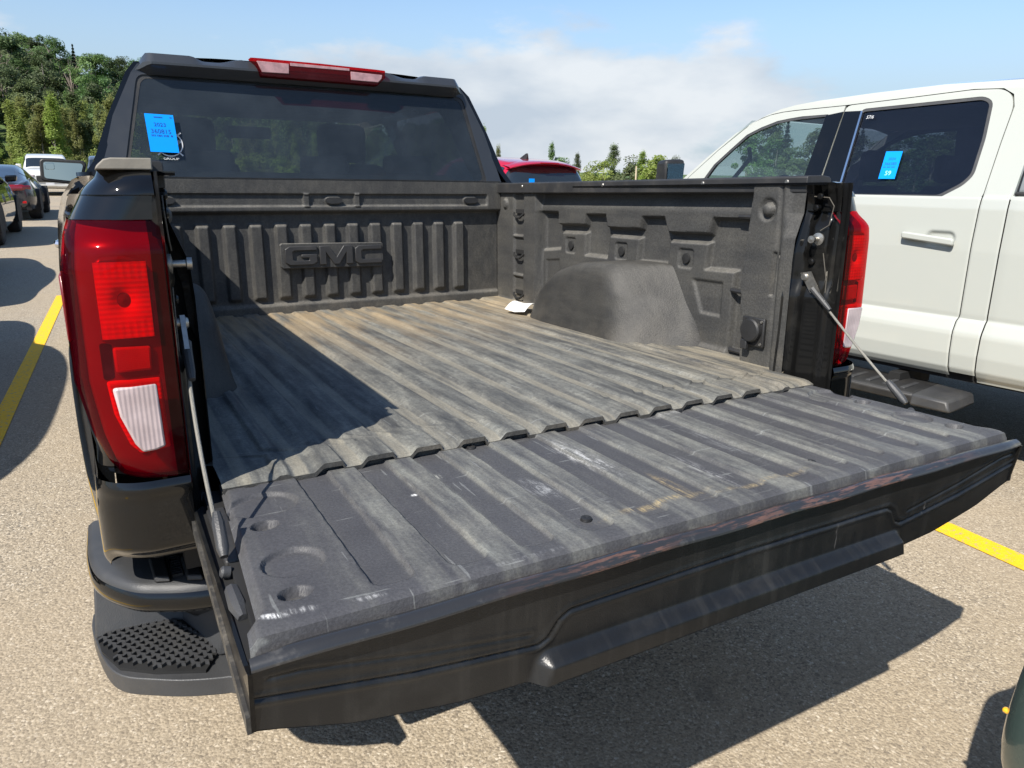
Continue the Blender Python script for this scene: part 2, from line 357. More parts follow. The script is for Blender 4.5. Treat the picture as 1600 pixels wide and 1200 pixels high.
M = {}
M['asphalt'] = mat_asphalt(); M['stripe'] = mat_stripe()
M['floor'] = mat_liner('bed_floor_liner', (.055, .056, .056), (.262, .25, .21), .86, rough=.58)
M['tail'] = mat_liner('tailgate_liner', (.060, .060, .065), (.235, .228, .195), .95, tail=True, rough=.5)
M['wall'] = mat_liner('bed_wall_liner', (.036, .0362, .0362), (.15, .137, .112), .34, rough=.6, wall=True)
M['black'] = mat_paint('black_paint', (.0032, .0034, .0037), .02, rough=.06, coat=.9)
M['black_dirty'] = mat_paint('black_paint_dusty', (.006, .006, .006), .18, dirtcol=(.10, .095, .08), rough=.30, coat=.35)
M['plastic'] = simple('black_plastic', (.018, .018, .0185), .5, bump=.25, bscale=500, dirt=.08)
M['plastic_grey'] = simple('grey_trim_plastic', (.040, .041, .043), .48, bump=.25, bscale=420, dirt=.12)
M['satin'] = simple('satin_black_pillar', (.026, .029, .034), .36, coat=.25, var=.05)
M['housing'] = mat_liner('wheel_housing_liner', (.024, .0242, .0247), (.15, .137, .112), .26, rough=.5, wall=True)
M['cap'] = simple('bed_rail_plastic', (.024, .024, .025), .5, bump=.12, bscale=300, dirt=.14)
M['dusty_black'] = simple('dusty_black_flange', (.030, .029, .027), .6, dirt=.75, vscale=22)
M['dusty_cap'] = simple('dust_covered_plastic', (.20, .185, .155), .75, bump=.1, dirt=.3, vscale=30)
M['rubber'] = simple('tyre_rubber', (.018, .018, .018), .8, bump=.2, dirt=.15)
M['seal'] = simple('seam_sealer', (.09, .08, .065), .6)
M['steel'] = simple('zinc_steel', (.42, .40, .36), .38, .9, dirt=.35, vscale=60)
M['cable'] = simple('braided_cable', (.24, .23, .20), .55, .4, bump=.6, bscale=900, dirt=.3)
M['chrome'] = simple('chrome', (.75, .75, .76), .08, 1., var=.03)
M['rim'] = simple('alloy_rim', (.4, .4, .42), .3, .9)
M['dark'] = simple('underbody_black', (.008, .008, .008), .8)
M['interior'] = simple('black_interior', (.014, .014, .015), .7)
M['interior_grey'] = simple('grey_interior', (.05, .05, .052), .7)
M['rear_glass'] = mat_glass('tinted_rear_glass', (.19, .21, .21), .12, (.15, .19, .23), 1.0)
M['clear_glass'] = mat_glass('clear_car_glass', (.74, .80, .78), .02)
M['mid_glass'] = mat_glass('light_tint_glass', (.72, .80, .79), .025)
M['privacy_glass'] = mat_glass('privacy_glass', (.40, .42, .46), .03, (.10, .12, .19))
M['car_glass'] = simple('dark_car_glass', (.012, .016, .018), .04, spec=.8, coat=1, var=.05)
M['lens_red'] = mat_lens('red_lens', (.88, .03, .05), (.17, .003, .016))
M['lens_smoke'] = mat_lens('smoked_lens', (.20, .02, .02), (.035, .004, .006))
M['lamp_inner'] = simple('red_lamp_reflector', (.14, .006, .013), .35, coat=.3)
M['brake'] = mat_ridged('bright_red_lens', (.84, .018, .008), 0, 800, trans=.2)
M['tail_dark'] = simple('dark_red_lens', (.22, .006, .012), .15, coat=1.)
M['retro'] = mat_ridged('red_reflector', (.45, .006, .008), 2200, 2200, trans=.1)
M['reverse'] = mat_ridged('clear_ridged_lens', (.50, .41, .41), 900, 120, trans=.2)
M['pink_lens'] = simple('pale_pink_lens', (.36, .20, .21), .12, coat=1., var=.2, vscale=40)
M['blue_paper'] = simple('blue_paper', (.0, .27, .90), .7, var=.03, spec=.15)
M['ink'] = simple('dark_ink', (.0, .06, .30), .6)
M['white_print'] = simple('white_print', (.62, .63, .64), .6, var=.05)
M['white_ink'] = simple('pale_marker', (.35, .75, .95), .6, var=.05)
M['paper'] = simple('white_paper', (.78, .77, .72), .7, var=.05)
M['white'] = mat_paint('white_paint', (.41, .425, .39), .12, rough=.14, dirtcol=(.5, .47, .4))
M['cream'] = mat_paint('white_van_paint', (.6, .6, .57), .1)
M['gunmetal'] = mat_paint('grey_metallic_paint', (.055, .056, .064), .08, .5, .25)
M['red'] = mat_paint('red_paint', (.52, .012, .045), .06, .3, .2)
M['green'] = mat_paint('dark_green_paint', (.055, .085, .078), .2, .3, .25)
M['blue_car'] = mat_paint('slate_blue_paint', (.10, .12, .15), .08, .4, .2)
M['mirror'] = simple('mirror_glass', (.40, .49, .50), .03, 1., var=.02)
M['amber'] = simple('amber_reflector', (.85, .42, .02), .2, coat=1)
M['grass'] = simple('verge_grass', (.07, .11, .025), .9, vscale=1.5, var=.5)
M['dirt'] = simple('dry_dirt', (.33, .27, .19), .9, vscale=2, var=.25)
M['bark'] = simple('grey_bark', (.20, .18, .15), .85, vscale=12, var=.3)
M['bare'] = simple('bare_branch', (.24, .20, .17), .85)
M['leaf_dark'] = mat_leaf('dark_leaves', (.064, .108, .043), (.14, .20, .078))
M['leaf_mid'] = mat_leaf('mid_leaves', (.10, .158, .056), (.185, .25, .098))
M['leaf_light'] = mat_leaf('light_leaves', (.21, .265, .070), (.36, .41, .135), .52)
M['needle'] = mat_leaf('conifer_needles', (.042, .074, .043), (.092, .14, .072), .2)

# ================================================================== SETTING
def flat(name, x0, x1, y0, y1, z, mat, n=2):
    u = np.linspace(x0, x1, n)[:, None]; v = np.linspace(y0, y1, n)[None]
    P = np.stack(np.broadcast_arrays(u, v, np.full((n, n), z)), -1)
    return gridmesh(name, P, mat)
struct(flat('ground', -900, 900, -900, 900, -.02, M['grass']))
struct(flat('parking_lot', -60, 75, -60, 50, 0., M['asphalt']))
struct(flat('dirt_verge', -60, 75, 50.0, 54, .01, M['dirt']))
def stripe(x0, y0, y1, w, sl=.043):
    b = MB(); n = 14
    def X(y): return x0 + sl * y
    V = []; Fc = []
    for i in range(n + 1):
        y = y0 + (y1 - y0) * i / n; V += [(X(y) - w / 2, y, .004), (X(y) + w / 2, y, .004)]
    Fc = [(2 * i, 2 * i + 1, 2 * i + 3, 2 * i + 2) for i in range(n)]
    o = mesh('stall_line', V, Fc, M['stripe']); struct(o); return o
stripe(-1.645, -.4, 8.0, .095)['label'] = 'yellow stall line left of the black pickup'
stripe(2.088, -1.6, 5.6, .125)['label'] = 'yellow stall line right of the open tailgate'
stripe(5.6, -1.6, 5.6, .125)['label'] = 'yellow stall line beyond the white pickup'

# ================================================================== BLACK PICKUP
T = thing('black_pickup_truck', 'black pickup truck with its tailgate folded down and an empty dusty bed', 'pickup truck', rot=(TILT, 0, 0))
# ---- bed floor
fx = np.linspace(-.86, .86, 760); ys = np.concatenate([np.linspace(-.09, .02, 8), np.linspace(.06, 1.817, 40)])
U, Vv = np.meshgrid(fx, ys, indexing='ij')
U = U * interp(Vv, [-.09, .038, .06], [.772 / .86, .772 / .86, 1])
ph = np.abs(((U - .028 + .0508) % .1016) - .0508)
phx = ((U - .028 + .0508) % .1016) - .0508; rib = sstep((phx + .042) / .020) * sstep((.034 - phx) / .009) * inside(np.abs(U - .028 * 0) - .60, .012)
Z = .8795 + .0074 * rib + .006 * inside(np.abs(np.abs(U) - .665) - .012, .006) + .010 * inside(.705 - np.abs(U), .012) * inside(.52 - Vv, .05)
Z += .004 * np.sin(U * 3.1 + 1) * np.sin(Vv * 2.3)
Z = Z - .009 * sstep((-.065 - Vv) / .03) * (1 - rib) - .001 * sstep((-.05 - Vv) / .03) * rib
P = np.stack([U, Vv, Z], -1)
gridmesh('bed_floor', P, M['floor'], T)
lip = P[:, 0].copy(); low = lip.copy(); low[:, 2] -= .0095
rec = low.copy(); rec[:, 1] += .014; dwn = rec.copy(); dwn[:, 2] = .78
gridmesh('floor_edge', np.stack([dwn, rec, low, lip], 1), M['wall'], T, flip=True, ang=20)
MB().box(-.84, .84, -.02, 1.85, .70, .79).build('bed_underside', M['dark'], T)
# ---- front bulkhead
bx = np.linspace(-.80, .80, 420); bz = np.linspace(.872, 1.437, 150)
U, Vv = np.meshgrid(bx, bz, indexing='ij')
D = np.zeros_like(U)
beam = sstep((Vv - 1.294) / .016)
D += beam * .036
D -= .011 * inside(sd_box(U, Vv, .005, 1.353, .725, .024, .006), .004)
for cx in (-.122, .096): D += .011 * inside(sd_box(U, Vv, cx, 1.353, .012, .026), .003)
for cx in (-.663, -.007, .643): D += .006 * inside(sd_box(U, Vv, cx, 1.351, .034, .017, .017), .004)
phs = np.abs(((U + .023 + .0512) % .1024) - .0512)
ribs = sstep((.031 - phs) / .013) * inside(U - .615, .006) * sstep((1.262 - Vv) / .018) * sstep((Vv - .935) / .02)
D += .019 * ribs
D += .012 * sstep((.930 - Vv) / .02)
D += .012 * sstep((1.437 - Vv) / .006) * 0
P = np.stack([U, 1.817 - D, Vv], -1)
bulk = gridmesh('bulkhead', P, M['wall'], T, flip=True)
MB().box(-.80, .80, 1.779, 1.875, 1.4372, 1.4392).build('bulkhead_top', M['cap'], T)
MB().box(-.86, .86, 1.825, 1.875, .80, 1.435).build('bulkhead_back', M['dark'], T)
for cx in (-.663, -.007, .643):
    MB().prism([(cx + .026 * math.cos(a) + .01 * (1 if math.cos(a) > 0 else -1), 1.351 + .013 * math.sin(a)) for a in np.linspace(0, 2 * math.pi, 20, endpoint=False)], 'y', 1.7755, 1.785).build('slot_plug', M['plastic'], T)
# emblem with raised letters
pl = MB().prism([(-.238, 1.072), (.197, 1.066), (.205, 1.074), (.205, 1.164), (.198, 1.171), (-.237, 1.177), (-.245, 1.170), (-.245, 1.080)], 'y', 1.781, 1.802).build('emblem_plate', M['wall'], T, bevel=.003)
G_ = [(.14, 0), (.86, 0), (1, .14), (1, .56), (.5, .56), (.5, .38), (.74, .38), (.74, .24), (.3, .24), (.24, .3), (.24, .7), (.3, .76), (1, .76), (1, 1), (.14, 1), (0, .86), (0, .14)]
C_ = [(.14, 0), (1, 0), (1, .24), (.3, .24), (.24, .3), (.24, .7), (.3, .76), (1, .76), (1, 1), (.14, 1), (0, .86), (0, .14)]
M_ = [(0, 0), (.2, 0), (.2, .62), (.42, 0), (.58, 0), (.8, .62), (.8, 0), (1, 0), (1, 1), (.72, 1), (.5, .38), (.28, 1), (0, 1)]
for ch, x0, w in ((G_, -.228, .135), (M_, -.083, .146), (C_, .073, .122)):
    MB().prism([(x0 + p * w, 1.083 + q * .079 - .012 * (x0 + .02)) for p, q in ch], 'y', 1.770, 1.783).build('letter', M['cap'], pl, bevel=.003)

# ---- bed side inner wall, right then mirrored
FK = 1.0174
def wp(y, z): return (-1.3865 + (y + 1.3865) * FK, 1.376 + (z - 1.376) * FK)
wy = np.linspace(.022, 1.815, 430); wz = np.linspace(.868, 1.405, 150)
U, Vv = np.meshgrid(wy, wz, indexing='ij')
D = np.zeros_like(U)                          # towards the bed; wall base x = .862
mid = .008
tabs = [wp(*p) for p in [(1.50, 1.40), (1.50, 1.305), (1.276, 1.305), (1.272, 1.256), (1.078, 1.260), (1.066, 1.300), (.942, 1.303), (.930, 1.256), (.733, 1.258), (.718, 1.300), (.604, 1.302), (.582, 1.252), (.386, 1.256), (.368, 1.305), (.10, 1.309), (.10, 1.40)]]
D += .030 * inside(sd_poly(U, Vv, tabs) , .007) * (1 - .5 * sstep((Vv - 1.32) / .05))
low_ = [wp(*p) for p in [(1.42, .8), (1.40, 1.143), (1.262, 1.157), (1.253, 1.227), (1.077, 1.230), (1.080, 1.143), (.932, 1.143), (.921, 1.227), (.738, 1.226), (.745, 1.143), (.584, 1.147), (.577, 1.226), (.388, 1.228), (.396, 1.145), (.268, 1.148), (.276, .8)]]
D += .022 * inside(sd_poly(U, Vv, low_), .008)
for y0, z0 in ((1.187, 1.174), (.846, 1.172), (.493, 1.171)):
    y0, z0 = wp(y0, z0); D -= .007 * inside(sd_box(U, Vv, y0, z0, .036, .032, .010), .004)
trap = [wp(*p) for p in [(.452, 1.106), (.318, 1.107), (.319, 1.0), (.406, 1.001)]]
D -= .009 * inside(sd_poly(U, Vv, trap), .007)
D -= .007 * inside(sd_poly(U, Vv, [wp(*p) for p in [(1.375, 1.10), (1.27, 1.11), (1.27, .9), (1.375, .9)]]), .006)
front = inside(1.455 - U, .010); D = D * (1 - front) + .060 * front
D -= .012 * inside(sd_box(U, Vv, 1.61, 1.13, .045, .30, .01), .006) * (1 - inside(np.abs(Vv - 1.19) - .006, .005)) * (1 - inside(np.abs(Vv - 1.01) - .006, .005)) * front
re_edge = interp(Vv, [.86, 1.12, 1.28, 1.42], [.21, .232, .218, .208])
rear = inside(U - re_edge, .008); D = D * (1 - rear) + .068 * rear
D -= .006 * inside(np.abs(U - interp(Vv, [.86, 1.4], [.085, .10])) - .006, .006) * rear
D += (.004 + .018 * interp(Vv, [.86, 1.20, 1.26, 1.33, 1.42], [1, 1, .8, -.6, -.8])) * inside(U - .078, .016) * rear
for y0, z0, h in ((1.727, 1.337, .012), (.145, 1.337, .0)): D += h * inside(sd_circ(U, Vv, y0, z0, .022), .008)
ring = np.hypot(U - .145, Vv - 1.337); D -= .008 * inside(ring - .031, .006); 
D += .018 * np.sqrt(np.clip(1 - (ring / .020) ** 2, 0, 1))
D -= .012 * inside(sd_box(U, Vv, .106, 1.155, .004, .062), .003)
D -= .012 * inside(sd_circ(U, Vv, .076, 1.212, .0055), .002)
D += .010 * sstep((.90 - Vv) / .025) * (1 - rear)
P = np.stack([.862 - D, U, Vv], -1)
wall_r = gridmesh('bed_side_wall', P, M['wall'], T, flip=True)
hk = []
for z0 in (1.301, 1.118, .931):      # folding tie-down loops
    b = MB(); b.tube([(.800, 1.645, z0 - .004), (.796, 1.64, z0 - .012), (.794, 1.615, z0 - .026), (.794, 1.585, z0 - .026), (.796, 1.56, z0 - .012), (.800, 1.555, z0 - .004)], .0055, 8)
    b.box(.803, .809, 1.565, 1.635, z0 - .006, z0 + .012); hk.append(b.build('tie_down_loop', M['dark'], T))
for y0, z0 in ((1.187, 1.174), (.846, 1.172), (.493, 1.171)):
    y0, z0 = wp(y0, z0); MB().lathe([(.019, 0), (.017, .006), (.0, .008)], (.846, y0, z0), (-1, 0, 0), 16).build('blanking_plug', M['dark'], T)
for y0, z0 in ((.235, 1.314), (.245, 1.085), (.235, .895)):
    MB().tube([(.845, y0 + .06, z0), (.835, y0 + .05, z0), (.832, y0 - .005, z0)], .008, 8).build('stake_clip', M['cap'], T)
# wheel housing (rounded box swelling out of the wall)
def wheelhouse():
    n, k = 110, 40; t = np.linspace(0, 1, n); y = .36 + t * 1.06
    h = np.interp(y, [.36, .385, .41, .45, .52, .62, .80, .95, 1.07, 1.17, 1.25, 1.33, 1.42], [.874, .98, 1.06, 1.108, 1.134, 1.143, 1.142, 1.128, 1.092, 1.03, .955, .885, .872])
    w = np.interp(y, [.36, .40, .43, .56, .585, .62, 1.10, 1.22, 1.33, 1.42], [.87, .862, .835, .662, .640, .627, .622, .634, .70, .87])
    ker = np.exp(-np.linspace(-1.5, 1.5, 7) ** 2); ker /= ker.sum(); sm = lambda q: np.convolve(np.pad(q, 3, mode='edge'), ker, 'valid')
    h, w = sm(h), sm(w)
    P = np.zeros((n, k, 3)); a = np.linspace(0, 1, k)
    for i in range(n):
        hh = h[i] - .872; ww = .87 - w[i]
        th = a * math.pi / 2; e = .18
        cx = np.cos(th) ** e; cz = np.sin(th) ** e
        P[i, :, 0] = .87 - ww * cx * (1 - .20 * cz * cx); P[i, :, 1] = y[i]; P[i, :, 2] = .872 + hh * cz
        ye = y[i] - .60 * (P[i, :, 2] - .88) * float(sstep((1.05 - y[i]) / .3)); ww_ = .87 - np.interp(ye, y, w); P[i, :, 0] = .87 - ww_ * cx * (1 - .16 * cz * cx)
    # stamped recess in the rear end, raised rim
    return P
gridmesh('wheel_housing', wheelhouse(), M['housing'], T, ang=60, label='domed wheel housing with dusty shoulders')
# socket with hinged cover
so = MB().box(.781, .792, .108, .195, .935, 1.023).build('power_socket', M['plastic'], T, bevel=.004)
MB().lathe([(.036, 0), (.036, .014), (.032, .019), (0, .020)], (.781, .150, .985), (-1, 0, 0), 24).build('socket_cover', M['plastic'], so)
MB().box(.765, .779, .158, .182, .925, .955).build('cover_tab', M['cap'], so, bevel=.003)
for y0, z0 in ((.117, 1.013), (.117, .945)): MB().lathe([(.005, 0), (.004, .003), (0, .003)], (.780, y0, z0), (-1, 0, 0), 10).build('screw', M['steel'], so)
# rail cap
def railcap():
    sec = [(.000, -.046), (.000, -.006), (.005, -.002), (.06, .0), (.090, -.003), (.098, -.009), (.100, -.022), (.095, -.024), (.095, -.05), (.03, -.05)]
    ys_ = np.linspace(.022, 1.83, 12); P = []
    for y in ys_:
        x0 = interp(y, [.02, 1.83], [.800, .784]); P.append([(x0 + a, y, 1.432 + b) for a, b in sec])
    n = len(sec); b = MB(); V = [p for r in P for p in r]; Fc = []
    for i in range(len(ys_) - 1):
        for j in range(n): Fc.append((i * n + j, i * n + (j + 1) % n, (i + 1) * n + (j + 1) % n, (i + 1) * n + j))
    Fc += [tuple(range(n))[::-1], tuple(range((len(ys_) - 1) * n, len(ys_) * n))]
    return b.add(V, Fc)
railcap().build('rail_cap', M['cap'], T, bevel=.002)
for y0 in (.09, .42, .95, 1.55):
    MB().lathe([(.007, 0), (.005, .003), (.0, .003)], (interp(y0, [.02, 1.83], [.800, .784]), y0, 1.414), (-1, 0, 0), 10).build('cap_screw', M['steel'], T)

# ---- rear corner wrap shared by taillight and body corner
def corner_x(z): return interp(z, [.78, .86, .93, .945, .99, 1.08, 1.18, 1.262, 1.312, 1.345, 1.40], [.968, .968, .962, .960, .968, .977, .976, .970, .962, .945, .915])
def lamp_x(z): return interp(z, [.90, .915, .94, .99, 1.08, 1.262, 1.312, 1.34], [.905, .925, .940, .957, .973, .969, .960, .950])
def wrap(z, t, outer, inner=.826, back=-.108, fwd=.13, rad=.085):
    # t 0 inner edge .. 1 forward end on the body side; rounded corner
    xo = outer(z); r = rad
    L1 = xo - r - inner; L2 = r * math.pi / 2; L3 = fwd - (back + r)
    s = t * (L1 + L2 + L3)
    x = np.where(s < L1, inner + s, np.where(s < L1 + L2, xo - r + r * np.sin(np.clip((s - L1) / r, 0, math.pi / 2)), xo))
    y = np.where(s < L1, back, np.where(s < L1 + L2, back + r - r * np.cos(np.clip((s - L1) / r, 0, math.pi / 2)), back + r + (s - L1 - L2)))
    return x, y
def patch(z0, z1, nz, outer, nt=40, off=0., t0=0., t1=1., inner=.826, zf=None, back=-.108, fwd=.13):
    z = np.linspace(z0, z1, nz)[:, None] * np.ones((1, nt)); t = np.linspace(t0, t1, nt)[None] * np.ones((nz, 1))
    x, y = wrap(z, t, outer, inner, back, fwd)
    return x, y, z, t
LX = {}
def lamp_shell(name, mat, inset, z0, z1, t0, t1, parent):
    x, y, z, t = patch(z0, z1, 60, lamp_x, 60, t0=t0, t1=t1, inner=.824)
    y = y + .0
    # top chamfer leans forward, bottom tucks under
    ch = sstep((z - 1.292) / .045); y = y + .036 * ch; z = z + .002 * ch
    bt = sstep((.925 - z) / .03); y = y + .014 * bt
    cxv = .89; d = inset
    y = y + d * np.where(t < .45, 1, .3); x = x - d * sstep((t - .35) / .2)
    return gridmesh(name, np.stack([x, y, z], -1), mat, parent)
def taillight():
    root = lamp_shell('taillight', M['lens_red'], 0, .917, 1.334, .055, 1, T)
    root['label'] = 'red taillight with square reflector and clear reverse lens'
    lamp_shell('smoked_band', M['lens_smoke'], .0, .917, 1.334, 0, .055, root)
    h = lamp_shell('lamp_housing', M['lamp_inner'], .024, .912, 1.3335, .0, 1., root)
    def plate(name, pts, y0, mat, th=.010, dome=0):
        return MB().prism(pts, 'y', y0, y0 + th).build(name, mat, root, bevel=.004)
    plate('brake_lens', [(.927, 1.150), (.848, 1.150), (.846, 1.262), (.852, 1.272), (.880, 1.282), (.915, 1.280), (.924, 1.270)], -.088, M['lamp_inner'])
    q_ = np.linspace(-1, 1, 24); A_, B_ = np.meshgrid(q_, q_, indexing='ij'); xx_ = .887 + .037 * A_; zz_ = 1.214 + .060 * B_
    yy_ = -.0925 + .010 * np.exp(-((A_ ** 2 + (B_ * 1.3) ** 2) / .16)) - .002 * (1 - A_ ** 2) + .0006 * np.sin(A_ * 22) * (np.abs(B_) > .5)
    gridmesh('reflector_bowl', np.stack([xx_, yy_, zz_], -1), M['brake'], root, ang=30)
    MB().lathe([(.013, 0), (.010, .004), (0, .006)], (.888, -.084, 1.214), (0, -1, 0), 20).build('bulb', M['lamp_inner'], root)
    plate('lamp_frame', [(.930, 1.086), (.842, 1.086), (.842, 1.146), (.930, 1.146)], -.080, M['lens_smoke'])
    plate('reflector', [(.912, 1.098), (.858, 1.098), (.857, 1.138), (.912, 1.140)], -.091, M['retro'])
    plate('reverse_frame', [(.927, 1.085), (.848, 1.085), (.844, .962), (.890, .956), (.905, .975), (.922, 1.03)], -.086, M['brake'])
    plate('reverse_lens', [(.920, 1.078), (.856, 1.080), (.853, .972), (.868, .967), (.888, .966), (.898, .982), (.914, 1.03)], -.1095, M['reverse'])
    MB().box(.968, .974, .0, .07, 1.14, 1.25).build('side_reflector', M['lamp_inner'], root, bevel=.003)
    return root
tl_r = taillight()
# body corner above, around and below the lamp
x, y, z, t = patch(.88, 1.338, 40, lambda q: corner_x(q) - .004, 40, t0=.42, inner=.826, back=-.045)
gridmesh('corner_panel', np.stack([x, y, z], -1), M['black'], T)
x, y, z, t = patch(1.337, 1.4135, 60, corner_x, 60, inner=.826, back=-.080)
cr_z = np.clip((z - 1.3745) / .0395, 0, 1); rl = 1 - np.sqrt(np.clip(1 - cr_z ** 2, 0, 1)); y = y + .05 * rl + .006 * (z < 1.3745); x = x - .03 * rl * sstep((t - .3) / .2)
cor_up = gridmesh('corner_panel', np.stack([x, y, z], -1), M['black'], T, ang=28)
x, y, z, t = patch(.770, .915, 30, lambda q: corner_x(q), 60, inner=.822)
y = y + .02 * sstep((.797 - z) / .03) - .006 * inside(np.abs(z - .90) - .01, .01); x = x - .010 * sstep((.80 - z) / .04)
z = z - .055 * sstep((t - .38) / .3) * np.clip((.906 - z) / .13, 0, 1)
cor_lo = gridmesh('corner_panel', np.stack([x, y, z], -1), M['black'], T)
MB().prism([(.79, -.05), (.79, 1.86), (.895, 1.86), (.93, 1.84), (.93, .12), (.90, .02), (.86, -.035), (.826, -.041), (.822, -.03)], 'z', 1.405, 1.4115).build('corner_top', M['black'], T)
MB().prism([(.826, -.06), (.89, -.06), (.94, -.01), (.955, .13), (.83, .13)], 'z', 1.3342, 1.3370).build('lamp_shelf', M['black'], T)
MB().prism([(.822, -.085), (.89, -.085), (.94, -.03), (.962, .13), (.83, .13)], 'z', .9150, .9172).build('lamp_shelf', M['black'], T)
MB().prism([(.822, -.08), (.89, -.08), (.94, -.03), (.958, .13), (.83, .13)], 'z', .764, .771).build('corner_underside', M['dark'], T)
# jamb between bed post and taillight (bare painted, sealed seam)
jz = np.linspace(.80, 1.41, 120); js = np.linspace(0, 1, 50); Jz, Js = np.meshgrid(jz, js, indexing='ij')
in_y = interp(Jz, [.80, .86, 1.0, 1.20, 1.33, 1.41], [.055, .052, .046, .044, .044, .044])
j0 = interp(Jz, [.80, 1.15, 1.22, 1.30, 1.335, 1.41], [.768, .768, .773, .792, .806, .808]); jx = j0 + (.826 - j0) * Js ** .8; jy = in_y + (-.106 - in_y) * Js
dep = .018 * inside(sd_box(Js, Jz, .38, 1.255, .42, .13, .04), .03) - .014 * inside(sd_box(Js, Jz, .42, 1.265, .22, .045, .03), .02) - .005 * inside(np.abs(Js - .72) - .05, .04)
dep += .012 * inside(np.abs(Js - .22) - .1, .08)
dep -= .006 * sstep((Js - .9) / .06)
P = np.stack([jx + dep * .9, jy + dep * .15, Jz], -1)
jamb = gridmesh('tailgate_jamb', P, M['black_dirty'], T, flip=True)
MB().tube([(.8085, -.000, 1.375), (.8125, -.045, 1.372), (.8135, -.062, 1.35), (.810, -.055, 1.30), (.8065, -.032, 1.285)], .0014, 6).build('seam_sealer', M['seal'], T)
MB().tube([(.812, -.045, 1.225), (.8145, -.062, 1.15), (.815, -.065, 1.0), (.815, -.063, .90)], .0014, 6).build('seam_sealer', M['seal'], T)
MB().lathe([(.017, -.02), (.017, .004), (.006, .006), (.006, .026), (.010, .028), (.010, .036), (0, .037)], (.812, -.025, 1.262), (-1, -.12, 0), 18).build('latch_striker', M['steel'], T)
for y0, z0 in ((-.012, 1.20), (-.02, .965), (-.02, 1.375), (-.01, 1.345), (.0, .865)): MB().lathe([(.009, -.01), (.009, .004), (.006, .007), (0, .007)], (.809, y0, z0), (-1, -.12, 0), 10).build('jamb_bolt', M['black_dirty'], T)
# outer bedside with flared arch
oy = np.concatenate([np.linspace(.13, 1.86, 90)]); oz = np.linspace(.60, 1.413, 60); U, Vv = np.meshgrid(oy, oz, indexing='ij')
base = interp(Vv, [.60, .72, .80, .95, 1.10, 1.25, 1.33, 1.37, 1.40, 1.413], [.955, .966, .97, .975, .979, .976, .968, .958, .938, .912])
rr = np.hypot(U - .98, (Vv - .42)); fl = np.exp(-((rr - .50) / .11) ** 2) * .035 * np.clip((U - .18) / .25, 0, 1)
arch = rr < .47
X = base + fl * (Vv < 1.25) + .0
keep = ~arch
X = X + np.clip((U - .5) / 1.3, 0, 1) * np.interp(Vv, [.6, 1.1, 1.3, 1.4], [.02, .026, .03, .03])
P = np.stack([X, U, Vv], -1)
# pull the vertices inside the arch onto its rim
ang = np.arctan2(Vv - .42, U - .98); P[..., 1] = np.where(arch, .98 + .47 * np.cos(ang), P[..., 1]); P[..., 2] = np.where(arch, .42 + .47 * np.sin(ang), P[..., 2])
side_r = gridmesh('bedside_panel', P, M['black'], T, ang=60)
MB().prism([(.98 + .46 * math.cos(a), .42 + .46 * math.sin(a)) for a in np.linspace(-.25, math.pi + .25, 24)], 'x', .66, .94).build('arch_liner', M['dark'], T)

MB().prism([(-.822, 1.4128), (-.903, 1.4128), (-.900, 1.4185), (-.890, 1.4280), (-.880, 1.4305), (-.822, 1.4312)], 'y', -.052, .03).build('rail_end_cap', M['dusty_cap'], T, bevel=.002)
# ---- mirrored half of the bed
for o in [o for o in list(T.children) if o.name.split('.')[0] in ('bed_side_wall', 'tie_down_loop', 'blanking_plug', 'stake_clip', 'wheel_housing', 'rail_cap', 'cap_screw', 'taillight', 'corner_panel', 'corner_top', 'lamp_shelf', 'corner_underside', 'tailgate_jamb', 'seam_sealer', 'latch_striker', 'jamb_bolt', 'bedside_panel', 'arch_liner')]:
    mirror_tree(o)

# ---- tailgate (folded down, a little below the floor)
TG = bpy.data.objects.new('tailgate', None); link(TG, T); TG['label'] = 'open tailgate with ribbed scuffed liner'
zt = .869
tu = np.linspace(-1, 1, 620); tv = np.linspace(-.580, -.016, 230); U, Vv = np.meshgrid(tu, tv, indexing='ij')
hw = interp(Vv, [-.580, -.545, -.52, -.02], [.815, .812, .797, .770]); X = U * hw
D = np.zeros_like(X)
for k in range(12):
    cx = -.615 + .1145 * k
    D -= .0065 * inside(sd_box(X, Vv, cx, -.295, .030, .238, .018), .0022)
for s in (-1, 1):
    D -= .008 * inside(sd_circ(X, Vv, s * .722, -.182, .056, .050), .002)
    D -= .008 * inside(sd_circ(X, Vv, s * .724, -.408, .043, .043), .002)
    for cx, cy in ((.735, -.268), (.742, -.497), (.723, -.085)):
        r_ = .020 if cy < -.1 else .011
        D -= .014 * inside(sd_circ(X, Vv, s * cx, cy, r_, r_ * .8), .002)
D -= .012 * sstep((np.abs(U) - .985) / .015) + .004 * sstep((-.560 - Vv) / .022) + .022 * sstep((-.575 - Vv) / .005) + .008 * sstep((Vv + .028) / .012)
D += .0015 * np.sin(X * 5) * np.sin(Vv * 6)
liner = gridmesh('tailgate_liner', np.stack([X, Vv, zt + D], -1), M['tail'], TG)
for s in (-1, 1):
    for cx, cy in ((.735, -.268), (.742, -.497)): MB().lathe([(.009, -.004), (.008, .002), (0, .003)], (s * cx, cy, zt - .014), (0, 0, 1), 12).build('liner_screw', M['steel'], liner)
for cx, cy in ((-.272, -.490), (-.283, -.088), (.27, -.49), (.283, -.088)): MB().lathe([(.010, -.003), (.009, .003), (.005, .004), (0, .002)], (cx, cy, zt - .004), (0, 0, 1), 14).build('liner_rivet', M['plastic'], liner)
fm = NM('tailgate_plastic'); fa = fm.axis()
fst = fm.ramp(fm.noise(1, 5, .6, fm.map((38, 3, 3))), .48, .74); fd = fm.math('MULTIPLY', fm.ramp(fm.noise(7, 8, .7), .45, .78), .10)
